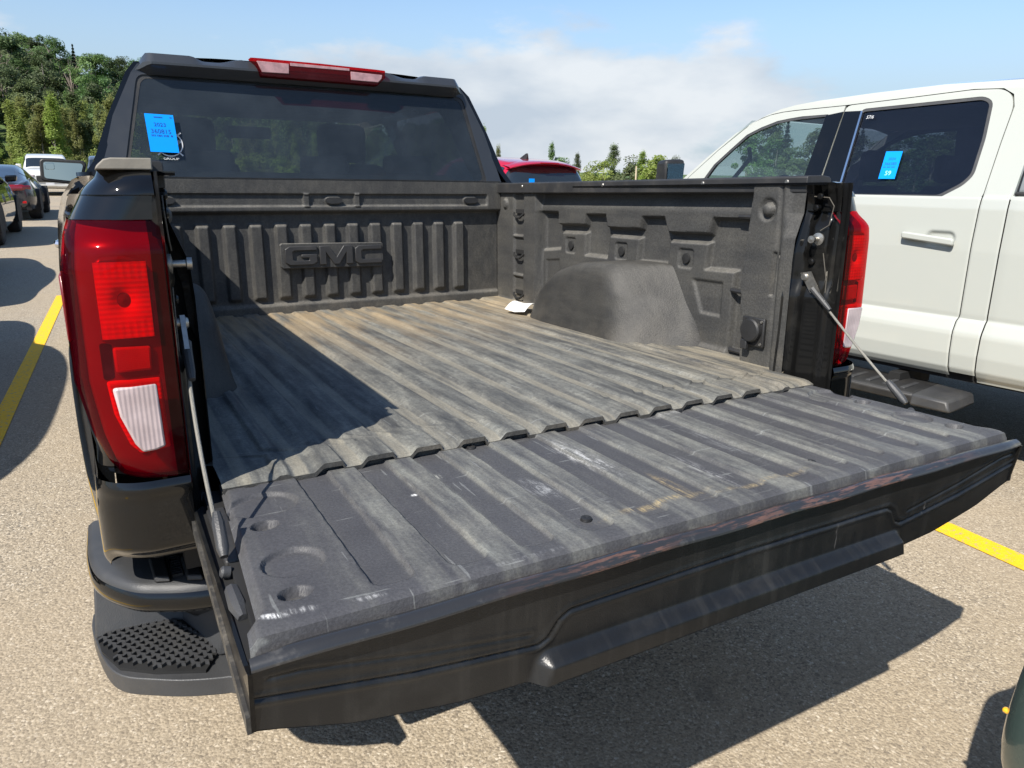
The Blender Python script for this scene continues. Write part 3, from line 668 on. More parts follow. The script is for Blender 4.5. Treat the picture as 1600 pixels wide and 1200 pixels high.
fc = fm.mix(fm.math('ADD', fd, fm.math('MULTIPLY', fst, .07)), (.0078, .0084, .0092), (.17, .162, .145))
fsc = fm.math('MULTIPLY', fm.ramp(fm.noise(1, 3, .5, fm.map((70, 8, 10), (0, .4, 0))), .70, .76), .3); fc = fm.mix(fsc, fc, (.22, .21, .2))
M['face'] = fm.done(fm.bsdf(fc, .36, spec=.5, normal=fm.bump(fm.noise(450, 3), .2, .002)))
# rear face with pressed outline and stepped lower spoiler
def zlow(x): a = np.abs(x); return np.where(a < .43, .684 + .0 * a, interp(a, [.43, .55, .70, .815], [.684, .692, .718, .754]))
sx = np.linspace(-.819, .819, 420); st = np.linspace(0, 1, 90); U, S = np.meshgrid(sx, st, indexing='ij')
Zf = .8420 + (zlow(U) - .8420) * S
Y = -.5995 + .009 * S
prot = inside(np.abs(U) - (.415 + .35 * np.clip(.725 - Zf, 0, 1)), .012) * sstep((.732 - Zf) / .022)
Y -= .024 * prot
g1 = [(-.82, .800), (-.62, .765), (-.425, .742), (-.408, .750), (-.390, .776), (-.372, .786), (0, .790), (.372, .786), (.390, .776), (.408, .750), (.425, .742), (.62, .765), (.82, .800)]
g2 = [(-.80, .824), (-.76, .822), (-.60, .79), (-.44, .765)]; g3 = [(.80, .824), (.76, .822), (.60, .79), (.44, .765)]
for g, dp in ((g1, .0026), (g2, .0014), (g3, .0014)):
    dl = sd_line(U, Zf, g); Y += dp * np.exp(-(dl / .0024) ** 2) - dp * .6 * np.exp(-((dl - .007) / .004) ** 2)
gridmesh('tailgate_face', np.stack([U, Y, Zf], -1), M['face'], TG, flip=True)
lipm = NM('tailgate_lip_scuffed'); sc_ = lipm.ramp(lipm.noise(1, 7, .7, lipm.map((14, 120, 120))), .49, .57); sc2_ = lipm.ramp(lipm.noise(1, 5, .6, lipm.map((3, 1, 1))), .36, .48)
lc = lipm.mix(lipm.math('MULTIPLY', lipm.math('MULTIPLY', sc_, sc2_), lipm.ramp(lipm.node('ShaderNodeVectorMath', [lipm.map(loc=(-.12, 0, 0), scale=(1.6, 0, 0))], {'operation': 'LENGTH'}).outputs['Value'], 1.0, .5)), (.024, .024, .025), (.115, .062, .046)); lc = lipm.mix(lipm.math('MULTIPLY', lipm.ramp(lipm.noise(30, 8, .7), .55, .8), .3), lc, (.20, .19, .17))
M['lip'] = lipm.done(lipm.bsdf(lc, .33, coat=.4, spec=.5, normal=lipm.bump(lipm.noise(90, 4), .15, .002)))
sec = [(-.590, .830), (-.590, .8560), (-.593, .8590), (-.601, .8585), (-.608, .8555), (-.6125, .8505), (-.6125, .8465), (-.599, .8425)]
lx = np.linspace(-.819, .819, 60); P = np.zeros((60, len(sec), 3))
for i, x_ in enumerate(lx):
    dr = .008 * sstep((abs(x_) - .76) / .06)
    for j, (a, b) in enumerate(sec): P[i, j] = (x_, a + dr * (j > 2), b - dr * .6 + .0012 * math.sin(x_ * 23))
gridmesh('tailgate_lip', P, M['lip'], TG, flip=True)
# underside and ends
U2 = np.linspace(-.819, .819, 60); P = np.zeros((60, 6, 3))
for i, x_ in enumerate(U2):
    zl = float(zlow(x_)); p_ = float(abs(x_) < .42) * .024
    P[i] = [(x_, -.591 - p_, zl), (x_, -.56, zl - .004), (x_, -.45, zl + .012), (x_, -.30, min(zl + .035, .80)), (x_, -.10, .79), (x_, -.02, .80)]
gridmesh('tailgate_skin', P, M['black'], TG, flip=False)
for s in (-1, 1):
    V = [(.820, -.012, .848), (.820, -.012, .795), (.820, -.10, .785), (.820, -.30, .772), (.820, -.45, .764), (.820, -.565, .752), (.820, -.592, .754), (.820, -.606, .842), (.820, -.57, .836), (.820, -.30, .842)]
    b = MB(); b.prism([(v[1], v[2]) for v in V], 'x', s * .818, s * .8235); b.build('tailgate_end', M['black_dirty'], TG)
    b = MB().box(min(s * .800, s * .817), max(s * .800, s * .817), -.57, -.06, .76, .835).build('end_channel', M['dark'], TG)
    fl = MB(); pf = [(-.03, .830), (-.12, .819), (-.30, .798), (-.48, .778), (-.592, .766)]
    for (ya, za), (yb, zb_) in zip(pf[:-1], pf[1:]):
        xa, xb = sorted((s * .8215, s * .8285)); fl.hexa([(xa, ya, za - .013), (xb, ya, za - .013), (xb, yb, zb_ - .013), (xa, yb, zb_ - .013), (xa, ya, za + .010), (xb, ya, za + .010), (xb, yb, zb_ + .010), (xa, yb, zb_ + .010)])
    fl.build('end_flange', M['dusty_black'], TG)
    MB().tube([(s * .808, -.40, .842), (s * .808, -.45, .842), (s * .806, -.475, .838)], [.010, .012, .007], 8).build('latch', M['plastic_grey'], TG)
    MB().box(min(s * .775, s * .805), max(s * .775, s * .805), -.33, -.12, .838, .852).build('liner_clip', M['cap'], TG, bevel=.003)
MB().box(-.80, .80, -.57, -.03, .775, .848).build('tailgate_core', M['dark'], TG)
# hinge stubs and check cables
for s in (-1, 1):
    MB().lathe([(.022, 0), (.022, .035), (0, .036)], (s * .795, -.012, .828), (s, 0, 0), 16).build('hinge', M['black_dirty'], T)
    a = Vector((s * .800, -.005, 1.150)); e = Vector((s * .807, -.352, .862 if s > 0 else .852)); d = (e - a)
    pts = [a + d * q + Vector((s * .006, .0, -.012)) * math.sin(math.pi * q) for q in np.linspace(.12, .90, 14)]
    cb = MB().tube(pts, .0033, 8).build('check_cable', M['cable'], T, label='thin steel tailgate check cable')
    dn = d.normalized()
    MB().tube([a + dn * .035, a + dn * .06, a + dn * .10, a + dn * .115], [.010, .0085, .0075, .0055], 10).build('cable_sleeve', M['plastic_grey'], cb)
    MB().hexa([a + Vector((s * .004, .016, .018)), a + Vector((s * .004, -.014, .024)), a + dn * .045 + Vector((s * .004, -.014, .0)), a + dn * .045 + Vector((s * .004, .012, -.006)),
               a + Vector((-s * .004, .016, .018)), a + Vector((-s * .004, -.014, .024)), a + dn * .045 + Vector((-s * .004, -.014, .0)), a + dn * .045 + Vector((-s * .004, .012, -.006))]).build('cable_eye', M['steel'], cb)
    MB().lathe([(.011, -.012), (.011, .006), (.008, .010), (0, .010)], a + Vector((0, 0, .008)), (-s, 0, 0), 12).build('cable_bolt', M['steel'], cb)
    MB().tube([a + d * .80, a + d * .84, a + d * .93, a + d * .96], [.006, .0095, .0095, .006], 10).build('cable_sleeve', M['plastic_grey'], cb)
    MB().lathe([(.009, -.004), (.009, .006), (.006, .009), (0, .009)], e + Vector((0, .0, -.006)), (s, 0, .3), 12).build('cable_bolt', M['plastic_grey'], cb)

# ---- bumper
BP = bpy.data.objects.new('bumper', None); link(BP, T)
def smooth_outline(pts, n=4):
    out = []
    P_ = [np.array(p, float) for p in pts]
    for i in range(len(P_) - 1):
        p0 = P_[max(i - 1, 0)]; p1 = P_[i]; p2 = P_[i + 1]; p3 = P_[min(i + 2, len(P_) - 1)]
        for k in range(n):
            t_ = k / n; out.append(.5 * ((2 * p1) + (-p0 + p2) * t_ + (2 * p0 - 5 * p1 + 4 * p2 - p3) * t_ ** 2 + (-p0 + 3 * p1 - 3 * p2 + p3) * t_ ** 3))
    out.append(P_[-1]); return np.array(out)
bo = smooth_outline([(-1.006, .36), (-1.006, .22), (-.990, .11), (-.945, .03), (-.895, -.010), (-.80, -.045), (-.6, -.055), (-.3, -.06)], 6)
bo = np.vstack([bo, [(-x_, y_) for x_, y_ in bo[::-1]]])
nrm = np.gradient(bo, axis=0); nrm = np.stack([nrm[:, 1], -nrm[:, 0]], -1); nrm /= np.linalg.norm(nrm, axis=1)[:, None]   # outward
def ringz(off_z): 
    P = np.zeros((len(bo), len(off_z), 3))
    for j, (o_, z_) in enumerate(off_z): P[:, j, :2] = bo + nrm * o_ * np.sign(np.sum(nrm * (bo - np.array([0, .8])), axis=1))[:, None]; P[:, j, 2] = z_
    return P
gridmesh('bumper_face', ringz([(-.004, .662), (.0, .656), (.004, .645), (.003, .630), (-.004, .619), (-.02, .613)]), M['black'], BP)
gridmesh('step_pad', ringz([(-.150, .672), (-.045, .678), (-.014, .676), (-.003, .668), (-.001, .660)]), M['plastic_grey'], BP)
gridmesh('bumper_core', ringz([(-.02, .614), (-.12, .614), (-.12, .672)]), M['dark'], BP)
gridmesh('bumper_skirt', ringz([(-.012, .616), (-.05, .60), (-.12, .55), (-.20, .478)]), M['plastic_grey'], BP)
for k in range(2):
    xx = -.884 + k * .054; yo = -.022 * k
    for sgn in (1, -1):
        MB().hexa([(sgn * (xx - .012), .0 + yo, .677), (sgn * (xx + .016), -.012 + yo, .677), (sgn * (xx + .016), .095 + yo, .677), (sgn * (xx - .016), .095 + yo, .677),
                   (sgn * (xx - .010), .004 + yo, .688), (sgn * (xx + .014), -.008 + yo, .688), (sgn * (xx + .014), .091 + yo, .688), (sgn * (xx - .014), .091 + yo, .688)]).build('pad_block', M['plastic'], BP, bevel=.003)
for sgn in (1, -1):
    for k in range(2):
        gb = MB()
        for j in range(9):
            x0 = sgn * (-.864 + k * .054); y0 = .085 - j * .010 - k * .022
            gb.box(min(x0, x0 + sgn * .028), max(x0, x0 + sgn * .018), y0, y0 + .005, .677, .6825)
        struct(gb.build('pad_grip', M['plastic'], BP), 'stuff')
MB().box(-.80, .80, .0, .08, .60, .671).build('bumper_beam', M['dark'], BP)
# corner step with chevron tread
for sgn in (-1, 1):
    ol = [(-1.018, .32), (-1.020, .25), (-1.000, .12), (-.972, .05), (-.915, .005), (-.86, -.028), (-.79, -.055), (-.765, -.05), (-.775, .32)]
    q = lambda L: [(-sgn * x_, y_) for x_, y_ in L]
    ol = [tuple(p) for p in smooth_outline(ol, 4)]
    MB().prism(q(ol), 'z', .437, .475).build('corner_step', M['plastic_grey'], BP, bevel=.008, seg=3)
    MB().prism(q([(-1.012, .22), (-1.003, .145), (-.973, .068), (-.913, .020), (-.828, -.022), (-.786, .05), (-.862, .22)]), 'z', .474, .481).build('tread_base', M['dark'], BP)
    tb = MB()
    for i in range(17):
        for j in range(19):
            px_ = -1.0 + i * .0165 + (j % 2) * .00825; py_ = .285 - j * .0168
            if sd_poly(np.array([px_]), np.array([py_]), [(-1.008, .21), (-1.0, .15), (-.970, .075), (-.912, .026), (-.83, -.016), (-.792, .05), (-.866, .21)])[0] > -.004: continue
            a_ = [(px_ - .0078, py_ - .0058), (px_, py_ + .0006), (px_ + .0078, py_ - .0058), (px_ + .0078, py_ + .002), (px_, py_ + .0085), (px_ - .0078, py_ + .002)]
            tb.prism(q(a_), 'z', .480, .488)
    tr_ = tb.build('tread_lugs', M['plastic_grey'], BP); tr_['kind'] = 'stuff'
    hx = lambda P_: [(-sgn * a, b, c) for a, b, c in P_]
    MB().hexa(hx([(-.885, .32, .476), (-.80, .02, .476), (-.70, .0, .476), (-.70, .32, .476), (-.86, .32, .60), (-.775, .03, .60), (-.70, .0, .60), (-.70, .32, .60)])).build('step_side', M['plastic_grey'], BP, bevel=.006)
    MB().hexa(hx([(-1.014, .205, .476), (-.80, .185, .476), (-.80, .36, .476), (-1.014, .36, .476), (-1.002, .255, .612), (-.80, .235, .612), (-.80, .36, .612), (-1.002, .36, .612)])).build('step_back', M['plastic_grey'], BP, bevel=.004)
MB().box(-.72, .72, -.02, .10, .42, .60).build('bumper_valance', M['plastic'], BP, bevel=.02)
MB().tube([(0, .02, .48), (0, -.12, .48)], .035, 12).build('hitch_receiver', M['dark'], BP)

# ---- cab
def rear_y(x, z, off=0.): return 1.894 + (z - 1.439) * .2135 - .022 * (1 - (x / .78) ** 2) - off
def cabx(z): return float(interp(z, [.45, .8, 1.1, 1.3, 1.37, 1.44, 1.50, 1.666, 1.831, 1.875], [.985, 1.0, 1.005, 1.002, .985, .925, .880, .815, .735, .70]))
def rnd(pts, r, n=5):   # round the corners of a polygon
    out = []; m = len(pts)
    for i in range(m):
        p0, p1, p2 = Vector(pts[i - 1]), Vector(pts[i]), Vector(pts[(i + 1) % m])
        a, b = (p0 - p1), (p2 - p1); k = min(r, a.length * .45, b.length * .45); s_, e_ = p1 + a.normalized() * k, p1 + b.normalized() * k
        for t_ in np.linspace(0, 1, n): q = s_ * (1 - t_) ** 2 + p1 * 2 * t_ * (1 - t_) + e_ * t_ ** 2; out.append((q.x, q.y))
    return out
gl_out = rnd([(-.790, 1.430), (.790, 1.430), (.697, 1.826), (-.697, 1.826)], .03)
def dens(loop, step=.06):
    o_ = []
    for a, b in zip(loop, loop[1:] + loop[:1]):
        n = max(1, int(math.hypot(b[0] - a[0], b[1] - a[1]) / step)); o_ += [(a[0] + (b[0] - a[0]) * k / n, a[1] + (b[1] - a[1]) * k / n) for k in range(n)]
    return o_
CAB = bpy.data.objects.new('cab', None); link(CAB, T)
frame_o = dens([(-.90, 1.20), (.90, 1.20), (.868, 1.44), (.850, 1.50), (.798, 1.666), (.716, 1.831), (.690, 1.865), (-.690, 1.865), (-.716, 1.831), (-.798, 1.666), (-.850, 1.50), (-.868, 1.44)])
MB().holed(frame_o, [dens(gl_out)[::-1]], lambda u, v, d: (u, rear_y(u, v) + d, v), .03).build('rear_frame', M['satin'], CAB)
gu = np.linspace(-1, 1, 50)[:, None]; gv = np.linspace(1.428, 1.828, 30)[None]
gx = gu * interp(gv, [1.428, 1.828], [.788, .695]); gz = gv + 0 * gx
rg = gridmesh('rear_window', np.stack([gx, rear_y(gx, gz, -.006), gz], -1), M['rear_glass'], CAB)
gin = rnd([(-.772, 1.442), (.772, 1.442), (.683, 1.812), (-.683, 1.812)], .03)
MB().holed(dens(gl_out), [dens(gin)[::-1]], lambda u, v, d: (u, rear_y(u, v, -.0045) + d, v), .001).build('window_border', M['plastic'], rg)
def lip_z(x): 
    a = abs(x); return 1.906 - .018 * float(sstep((.50 - a) / .05)) * float(sstep((a - .30) / .10) * 1.0) - .004 * (a < .3) - .05 * float(sstep((a - .655) / .045))
lx = np.linspace(-.70, .70, 100); P = np.zeros((100, 8, 3))
for i, x_ in enumerate(lx):
    q = .025 * (1 - (x_ / .75) ** 2); e_ = .05 * float(sstep((abs(x_) - .64) / .06)); zt_ = lip_z(x_)
    P[i] = [(x_, 1.985 - q, 1.829), (x_, 1.968 - q + e_, 1.824), (x_, 1.962 - q + e_, 1.827), (x_, 1.930 - q + e_, 1.860 - e_ * .4), (x_, 1.930 - q + e_, min(1.868, zt_ - .014)), (x_, 1.962 - q + e_, zt_ - .003), (x_, 1.985 - q + e_, zt_ + .001), (x_, 2.12, zt_ + .006)]
gridmesh('roof_spoiler', P, M['satin'], CAB, ang=30, flip=True)
bl = MB().prism([(-.282, 1.909), (-.24, 1.9095), (.0, 1.909), (.25, 1.9045), (.288, 1.903), (.286, 1.873), (.249, 1.838), (0, 1.839), (-.243, 1.840), (-.262, 1.886)], 'y', 1.893, 1.95).build('high_brake_light', M['lens_red'], CAB, bevel=.004)
MB().prism([(-.258, 1.898), (-.13, 1.897), (-.132, 1.858), (-.240, 1.856)], 'y', 1.8905, 1.90).build('clear_lens', M['pink_lens'], bl, bevel=.002)
MB().prism([(.130, 1.887), (.272, 1.884), (.268, 1.868), (.252, 1.852), (.130, 1.853)], 'y', 1.8905, 1.90).build('clear_lens', M['pink_lens'], bl, bevel=.002)
MB().prism([(-.125, 1.901), (.125, 1.899), (.125, 1.889), (-.125, 1.889)], 'y', 1.8905, 1.90).build('clear_strip', M['pink_lens'], bl, bevel=.001)
# roof, sides, windscreen
ry = np.linspace(2.0, 3.62, 14); rx = np.linspace(-1, 1, 25); P = np.zeros((14, 25, 3))
for i, y_ in enumerate(ry):
    for j, a in enumerate(rx):
        P[i, j] = (a * .705, y_, 1.866 + .046 * (1 - abs(a) ** 5) + .012 * math.sin(math.pi * (y_ - 2) / 1.7) - .05 * max(0, y_ - 3.35))
gridmesh('roof', P, M['black'], CAB)
for s in (-1, 1):
    fs = lambda u, v, d, s=s: (s * (cabx(v) - d), u, v)
    rw = rnd([(2.22, 1.43), (3.02, 1.43), (3.02, 1.80), (2.30, 1.80)], .05); fw = rnd([(3.14, 1.43), (4.10, 1.43), (3.62, 1.80), (3.14, 1.80)], .05)
    up = dens([(1.885, 1.375), (4.36, 1.375), (4.28, 1.44), (3.60, 1.868), (2.0, 1.875), (1.975, 1.831), (1.945, 1.666), (1.91, 1.5)])
    if s < 0 or True:
        MB().holed(up, [dens(rw)[::-1], dens(fw)[::-1]], fs, .03).build('cab_side', M['black'], CAB)
    for w in (rw, fw):
        MB().holed(dens(w), [], lambda u, v, d, s=s: (s * (cabx(v) - .008 - d), u, v), .004).build('side_window', M['privacy_glass'] if w is rw else M['mid_glass'], CAB)
    y_ = np.linspace(1.875, 5.55, 70); z_ = np.linspace(.45, 1.378, 34); U, Vv = np.meshgrid(y_, z_, indexing='ij')
    X = np.vectorize(cabx)(Vv) - .10 * sstep((U - 5.1) / .5); r_ = np.hypot(U - 4.72, Vv - .42); arch = r_ < .47; an = np.arctan2(Vv - .42, U - 4.72)
    X += .03 * np.exp(-((r_ - .5) / .1) ** 2) * (Vv < 1.2)
    X -= .004 * np.exp(-((np.abs(U - 3.08)) / .012) ** 2)
    P = np.stack([s * X, np.where(arch, 4.72 + .47 * np.cos(an), U), np.where(arch, .42 + .47 * np.sin(an), Vv)], -1)
    gridmesh('body_side', P, M['black'], CAB, flip=s > 0)
    for y0 in (2.12, 3.14):
        hd = MB().tube([(s * 1.0, y0 + .02, 1.17), (s * 1.045, y0 + .05, 1.175), (s * 1.048, y0 + .13, 1.178), (s * 1.045, y0 + .21, 1.175), (s * 1.0, y0 + .24, 1.17)], [.014, .016, .016, .016, .014], 8).build('door_handle', M['chrome'], CAB)
    # mirror
    mr = MB().prism(rnd([(s * .945, 1.428), (s * 1.15, 1.452), (s * 1.162, 1.47), (s * 1.155, 1.574), (s * 1.14, 1.588), (s * .915, 1.580), (s * .90, 1.56)], .02, 4), 'y', 4.18, 4.30).build('wing_mirror', M['plastic'], CAB, bevel=.008)
    MB().prism(rnd([(s * .955, 1.449), (s * 1.132, 1.469), (s * 1.140, 1.478), (s * 1.135, 1.562), (s * 1.125, 1.568), (s * .930, 1.561), (s * .922, 1.548)], .015, 4), 'y', 4.175, 4.181).build('mirror_pane', M['mirror'], mr)
    mp_ = MB().prism(rnd([(s * 1.078, 1.522), (s * 1.130, 1.522), (s * 1.128, 1.560), (s * 1.078, 1.562)], .01, 4), 'y', 4.170, 4.176).build('blind_spot_mirror', M['mirror'], mr, bevel=.002)
    MB().box(min(s * .90, s * .95), max(s * .90, s * .95), 4.2, 4.27, 1.42, 1.48).build('mirror_arm', M['plastic'], mr)
P = np.zeros((20, 9, 3))
for i, a in enumerate(np.linspace(-1, 1, 20)):
    for j, q in enumerate(np.linspace(0, 1, 9)): P[i, j] = (a * (.90 - .22 * q), 4.32 - .75 * q - .10 * a * a + .06, 1.41 + .445 * q)
gridmesh('windscreen', P, M['clear_glass'], CAB, flip=True)
hy = np.linspace(4.30, 5.55, 16); P = np.zeros((16, 15, 3))
for i, y_ in enumerate(hy):
    for j, a in enumerate(np.linspace(-1, 1, 15)): P[i, j] = (a * (.955 - .10 * max(0, (y_ - 5.1)) / .45), y_, 1.375 - .06 * ((y_ - 4.3) / 1.25) ** 2 + .035 * (abs(a) < .6) - .10 * max(0, y_ - 5.35) / .2)
gridmesh('hood', P, M['black'], CAB)
MB().box(-.86, .86, 5.45, 5.62, .45, 1.25).build('front_end', M['chrome'], CAB, bevel=.05)
MB().box(-.93, .93, 1.87, 5.4, .44, .60).build('cab_floor', M['dark'], CAB)
MB().box(-.88, .88, 3.95, 4.25, .60, 1.36).build('dashboard', M['interior'], CAB, bevel=.06)
MB().box(-.68, .68, 2.03, 3.52, 1.825, 1.85).build('headliner', M['interior'], CAB)
MB().box(-.90, .90, 1.90, 2.02, .6, 1.36).build('rear_panel', M['interior'], CAB)
MB().box(-.70, .70, 2.05, 2.20, .9, 1.47).build('rear_seatback', M['interior_grey'], CAB, bevel=.04)
for x_, y_, w, zb_, zt_ in ((-.45, 2.12, .22, 1.46, 1.56), (.06, 2.12, .22, 1.46, 1.545), (.47, 2.12, .24, 1.46, 1.56)):
    MB().box(x_ - w / 2, x_ + w / 2, y_ - .04, y_ + .06, zb_, zt_).build('headrest', M['interior_grey'], CAB, bevel=.03)
for x_ in (-.42, .42):
    MB().box(x_ - .26, x_ + .26, 2.95, 3.10, .85, 1.55).build('front_seatback', M['interior'], CAB, bevel=.06)
    MB().box(x_ - .14, x_ + .14, 2.98, 3.09, 1.56, 1.77).build('headrest', M['interior'], CAB, bevel=.04)
MB().lathe([(.19, -.012), (.205, 0), (.19, .012), (.175, 0), (.19, -.012)], (-.42, 3.75, 1.33), (0, -.85, .5), 28).build('steering_wheel', M['interior'], CAB)
MB().box(-.13, .13, 3.55, 3.58, 1.71, 1.78).build('rear_view_mirror', M['interior'], CAB, bevel=.01)
# wheels
def wheel(name, parent, c, r=.40, w=.27, side=1, mat_r=None):
    o = MB().lathe([(r * .6, -w * .48), (r * .86, -w * .5), (r * .97, -w * .42), (r, -w * .25), (r, w * .25), (r * .97, w * .42), (r * .86, w * .5), (r * .6, w * .48)], (0, 0, 0), (1, 0, 0), 32).build(name, M['rubber'])
    o.location = c; o.parent = parent; o.name = name
    b = MB().lathe([(r * .62, w * .30 * side), (r * .58, w * .46 * side), (r * .54, w * .40 * side), (r * .50, w * .12 * side), (0, w * .12 * side)], (0, 0, 0), (1, 0, 0), 28)
    for k in range(6):
        a = k * math.pi / 3; ca, sa = math.cos(a), math.sin(a); pr = lambda q, t: (q * ca - t * sa, q * sa + t * ca)
        x0, x1 = sorted((w * .2 * side, w * .40 * side)); b.prism([pr(.02, -.03), pr(r * .56, -.045), pr(r * .56, .045), pr(.02, .03)], 'x', x0, x1)
    b.build('rim', mat_r or M['rim'], o); return o
for s in (-1, 1):
    for y_ in (.98, 4.72): wheel('wheel', T, (s * .80, y_, .41), .41, .28, s)
MB().tube([(-.8, .98, .42), (.8, .98, .42)], .05, 10).build('rear_axle', M['dark'], T)
MB().box(-.5, -.38, -.0, 4.8, .50, .66).box(.38, .5, 0, 4.8, .5, .66).build('chassis_rail', M['dark'], T)

# ---- papers on the glass and in the bed (things of their own, standing in the pickup's frame)
TM = Matrix.Rotation(TILT, 4, 'X')
def on_truck(o): o.rotation_euler = (TILT, 0, 0); return o
def stick_fn(c, ux, uy, off):
    c, ux, uy = Vector(c), Vector(ux).normalized(), Vector(uy).normalized(); n = ux.cross(uy)
    return lambda x, y, z=0: c + ux * x + uy * y + n * (off + z)
st = on_truck(thing('inventory_sticker', 'bright blue paper sticker numbered 360815 on the tinted rear window of the black pickup', 'sticker', 'blue stock stickers'))
c0 = (-.636, 1.9185 - .0015, 1.603); f0 = stick_fn(c0, (1, .006, -.02), (-.04, .2135, 1), .012)
V = [f0(x, y) for x, y in ((-.051, -.073), (.051, -.073), (.051, .073), (-.051, .073))] + [f0(x, y, -.002) for x, y in ((-.051, -.073), (.051, -.073), (.051, .073), (-.051, .073))]
mesh('paper', V, [(0, 1, 2, 3), (7, 6, 5, 4), (0, 4, 5, 1), (1, 5, 6, 2), (2, 6, 7, 3), (3, 7, 4, 0)], M['blue_paper'], st)
def txt(body, size, x, y, f, mat, parent, sx=1.): return text_mesh('print', body, size, lambda a, b, c: f(x + a, y + b, .0008), mat, parent, font_scale_x=sx)
txt('2023', .0200, -.002, .032, f0, M['ink'], st, 1.1); txt('360815', .0235, -.002, .006, f0, M['ink'], st, 1.05); txt('~ Xauto', .0075, -.008, .062, f0, M['ink'], st) if False else None
b = MB()
for k in range(16):
    x0 = -.038 + k * .0048 + .0008 * (k % 3)
    if k % 5 == 3: continue
    b.add([f0(x0, -.013, .0008), f0(x0 + .003, -.013, .0008), f0(x0 + .003, -.006, .0008), f0(x0, -.006, .0008)], [(0, 1, 2, 3)])
for k in range(7):
    x0 = -.02 + k * .0045; b.add([f0(x0, .059, .0008), f0(x0 + .0035, .059, .0008), f0(x0 + .0035, .0635, .0008), f0(x0, .063, .0008)], [(0, 1, 2, 3)])
b.add([f0(.036, .060, .0008), f0(.045, .060, .0008), f0(.045, .064, .0008), f0(.036, .064, .0008)], [(0, 1, 2, 3)])
struct(b.build('print_lines', M['ink'], st), 'stuff')
# round white decal half covered by the sticker
dc = bpy.data.objects.new('window_decal', None); link(dc, CAB); dc['label'] = 'white round decal reading GROUP'
f1 = stick_fn((-.613, 1.9235 - .006, 1.566), (1, 0, -.012), (0, .2135, 1), .006)
b = MB(); n = 40; ro, ri = .050, .0455
for k in range(n):
    a0, a1 = 2 * math.pi * k / n, 2 * math.pi * (k + 1) / n
    b.add([f1(ri * math.cos(a0), ri * math.sin(a0)), f1(ro * math.cos(a0), ro * math.sin(a0)), f1(ro * math.cos(a1), ro * math.sin(a1)), f1(ri * math.cos(a1), ri * math.sin(a1))], [(0, 1, 2, 3)])
for a in (45, 135, 225, 315):
    ca, sa = math.cos(R(a)), math.sin(R(a)); w = .0028
    b.add([f1(.043 * ca + w * sa, .043 * sa - w * ca), f1(.064 * ca + w * sa, .064 * sa - w * ca), f1(.064 * ca - w * sa, .064 * sa + w * ca), f1(.043 * ca - w * sa, .043 * sa + w * ca)], [(0, 1, 2, 3)])
b.build('decal_ring', M['white_print'], dc)
text_mesh('letters', 'GROUP', .0135, lambda a, b_, c: f1(a * 1.25 + .001, b_ - .058), M['white_print'], dc)
text_mesh('letters', 'P', .026, lambda a, b_, c: f1(a * 1.3 + .036, b_ + .004), M['white_print'], dc)
# scrap of paper in the bed
pp = np.zeros((9, 7, 3))
for i in range(9):
    for j in range(7):
        u, v = i / 8 - .5, j / 6 - .5; pp[i, j] = (.655 + u * .085 - v * .035, 1.335 + v * .11 + u * .05, .900 + .016 * math.sin(u * 3 + 1) + .014 * abs(v) + .02 * max(0, u) ** 1.5)
po = gridmesh('paper_scrap', pp, M['paper'], None, solid=.001); on_truck(po); tag(po, 'crumpled white scrap of paper lying by the wheel housing at the front of the bed', 'paper')

# ================================================================== WHITE PICKUP (right)
WT = thing('white_pickup_truck', 'white crew cab pickup truck parked right of the black pickup', 'pickup truck', loc=(2.80, .43, 0), rot=(R(-1.0), 0, R(7.5)))
WW = 2.0    # width, far side mirrored about x = 1
def bodyx(z): return np.interp(z, [.45, .482, .50, .53, .60, .695, .715, .765, .775, .80, 1.10, 1.30, 1.345, 1.362], [.02, .006, -.012, -.030, -.040, -.038, -.033, -.008, .003, .000, -.006, .0, .008, .020])
def tumx(z, e=0.): return .022 + .32 * (z - 1.36) + .9 * max(0., z - 1.84) ** 1.5 + e
def side_panel(name, z0, z1, e0, e1, mat, parent, extra=None, flip=False, nz=120, nu=60):
    z = np.linspace(z0, z1, nz)[:, None] * np.ones((1, nu)); a = np.linspace(0, 1, nu)[None]
    u0, u1 = e0(z), e1(z); u = u0 + (u1 - u0) * a; x = bodyx(z)
    ed = np.minimum((u - u0), (u1 - u)); x = x + .004 * np.clip(1 - ed / .006, 0, 1) ** 2
    if extra is not None: x = x + extra(u, z)
    return gridmesh(name, np.stack([x, u, z], -1), mat, parent, flip=flip)
red_ = lambda z: interp(z, [.48, .755, .79, 1.14, 1.36], [.238, .246, .239, .240, .236])
hand = lambda u, z: .014 * inside(sd_box(u, z, .385, 1.152, .065, .030, .028), .012)
rdoor = side_panel('rear_door', .482, 1.353, red_, lambda z: 1.088 + 0 * z, M['white'], WT, hand, nz=170, nu=150)
side_panel('front_door', .482, 1.353, lambda z: 1.096 + 0 * z, lambda z: interp(z, [.48, 1.0, 1.36], [1.99, 2.04, 2.07]), M['white'], WT)
side_panel('cab_corner', .505, 1.40, lambda z: .116 + 0 * z, lambda z: red_(z) - .0045, M['white'], WT, lambda u, z: .32 * np.clip(z - 1.36, 0, 1), nu=24)
P0 = side_panel('bed_side', .47, 1.362, lambda z: -1.70 + 0 * z, lambda z: .110 + 0 * z, M['white'], WT, lambda u, z: .0 + 0 * z, nu=80)
side_panel('front_fender', .60, 1.30, lambda z: interp(z, [.48, 1.0, 1.36], [1.998, 2.048, 2.078]), lambda z: 3.15 + 0 * z, M['white'], WT, lambda u, z: .12 * np.clip((u - 2.8) / .35, 0, 1) ** 2)
MB().box(.012, .06, -1.68, .10, 1.3625, 1.380).build('bed_rail', M['cap'], WT, bevel=.006)
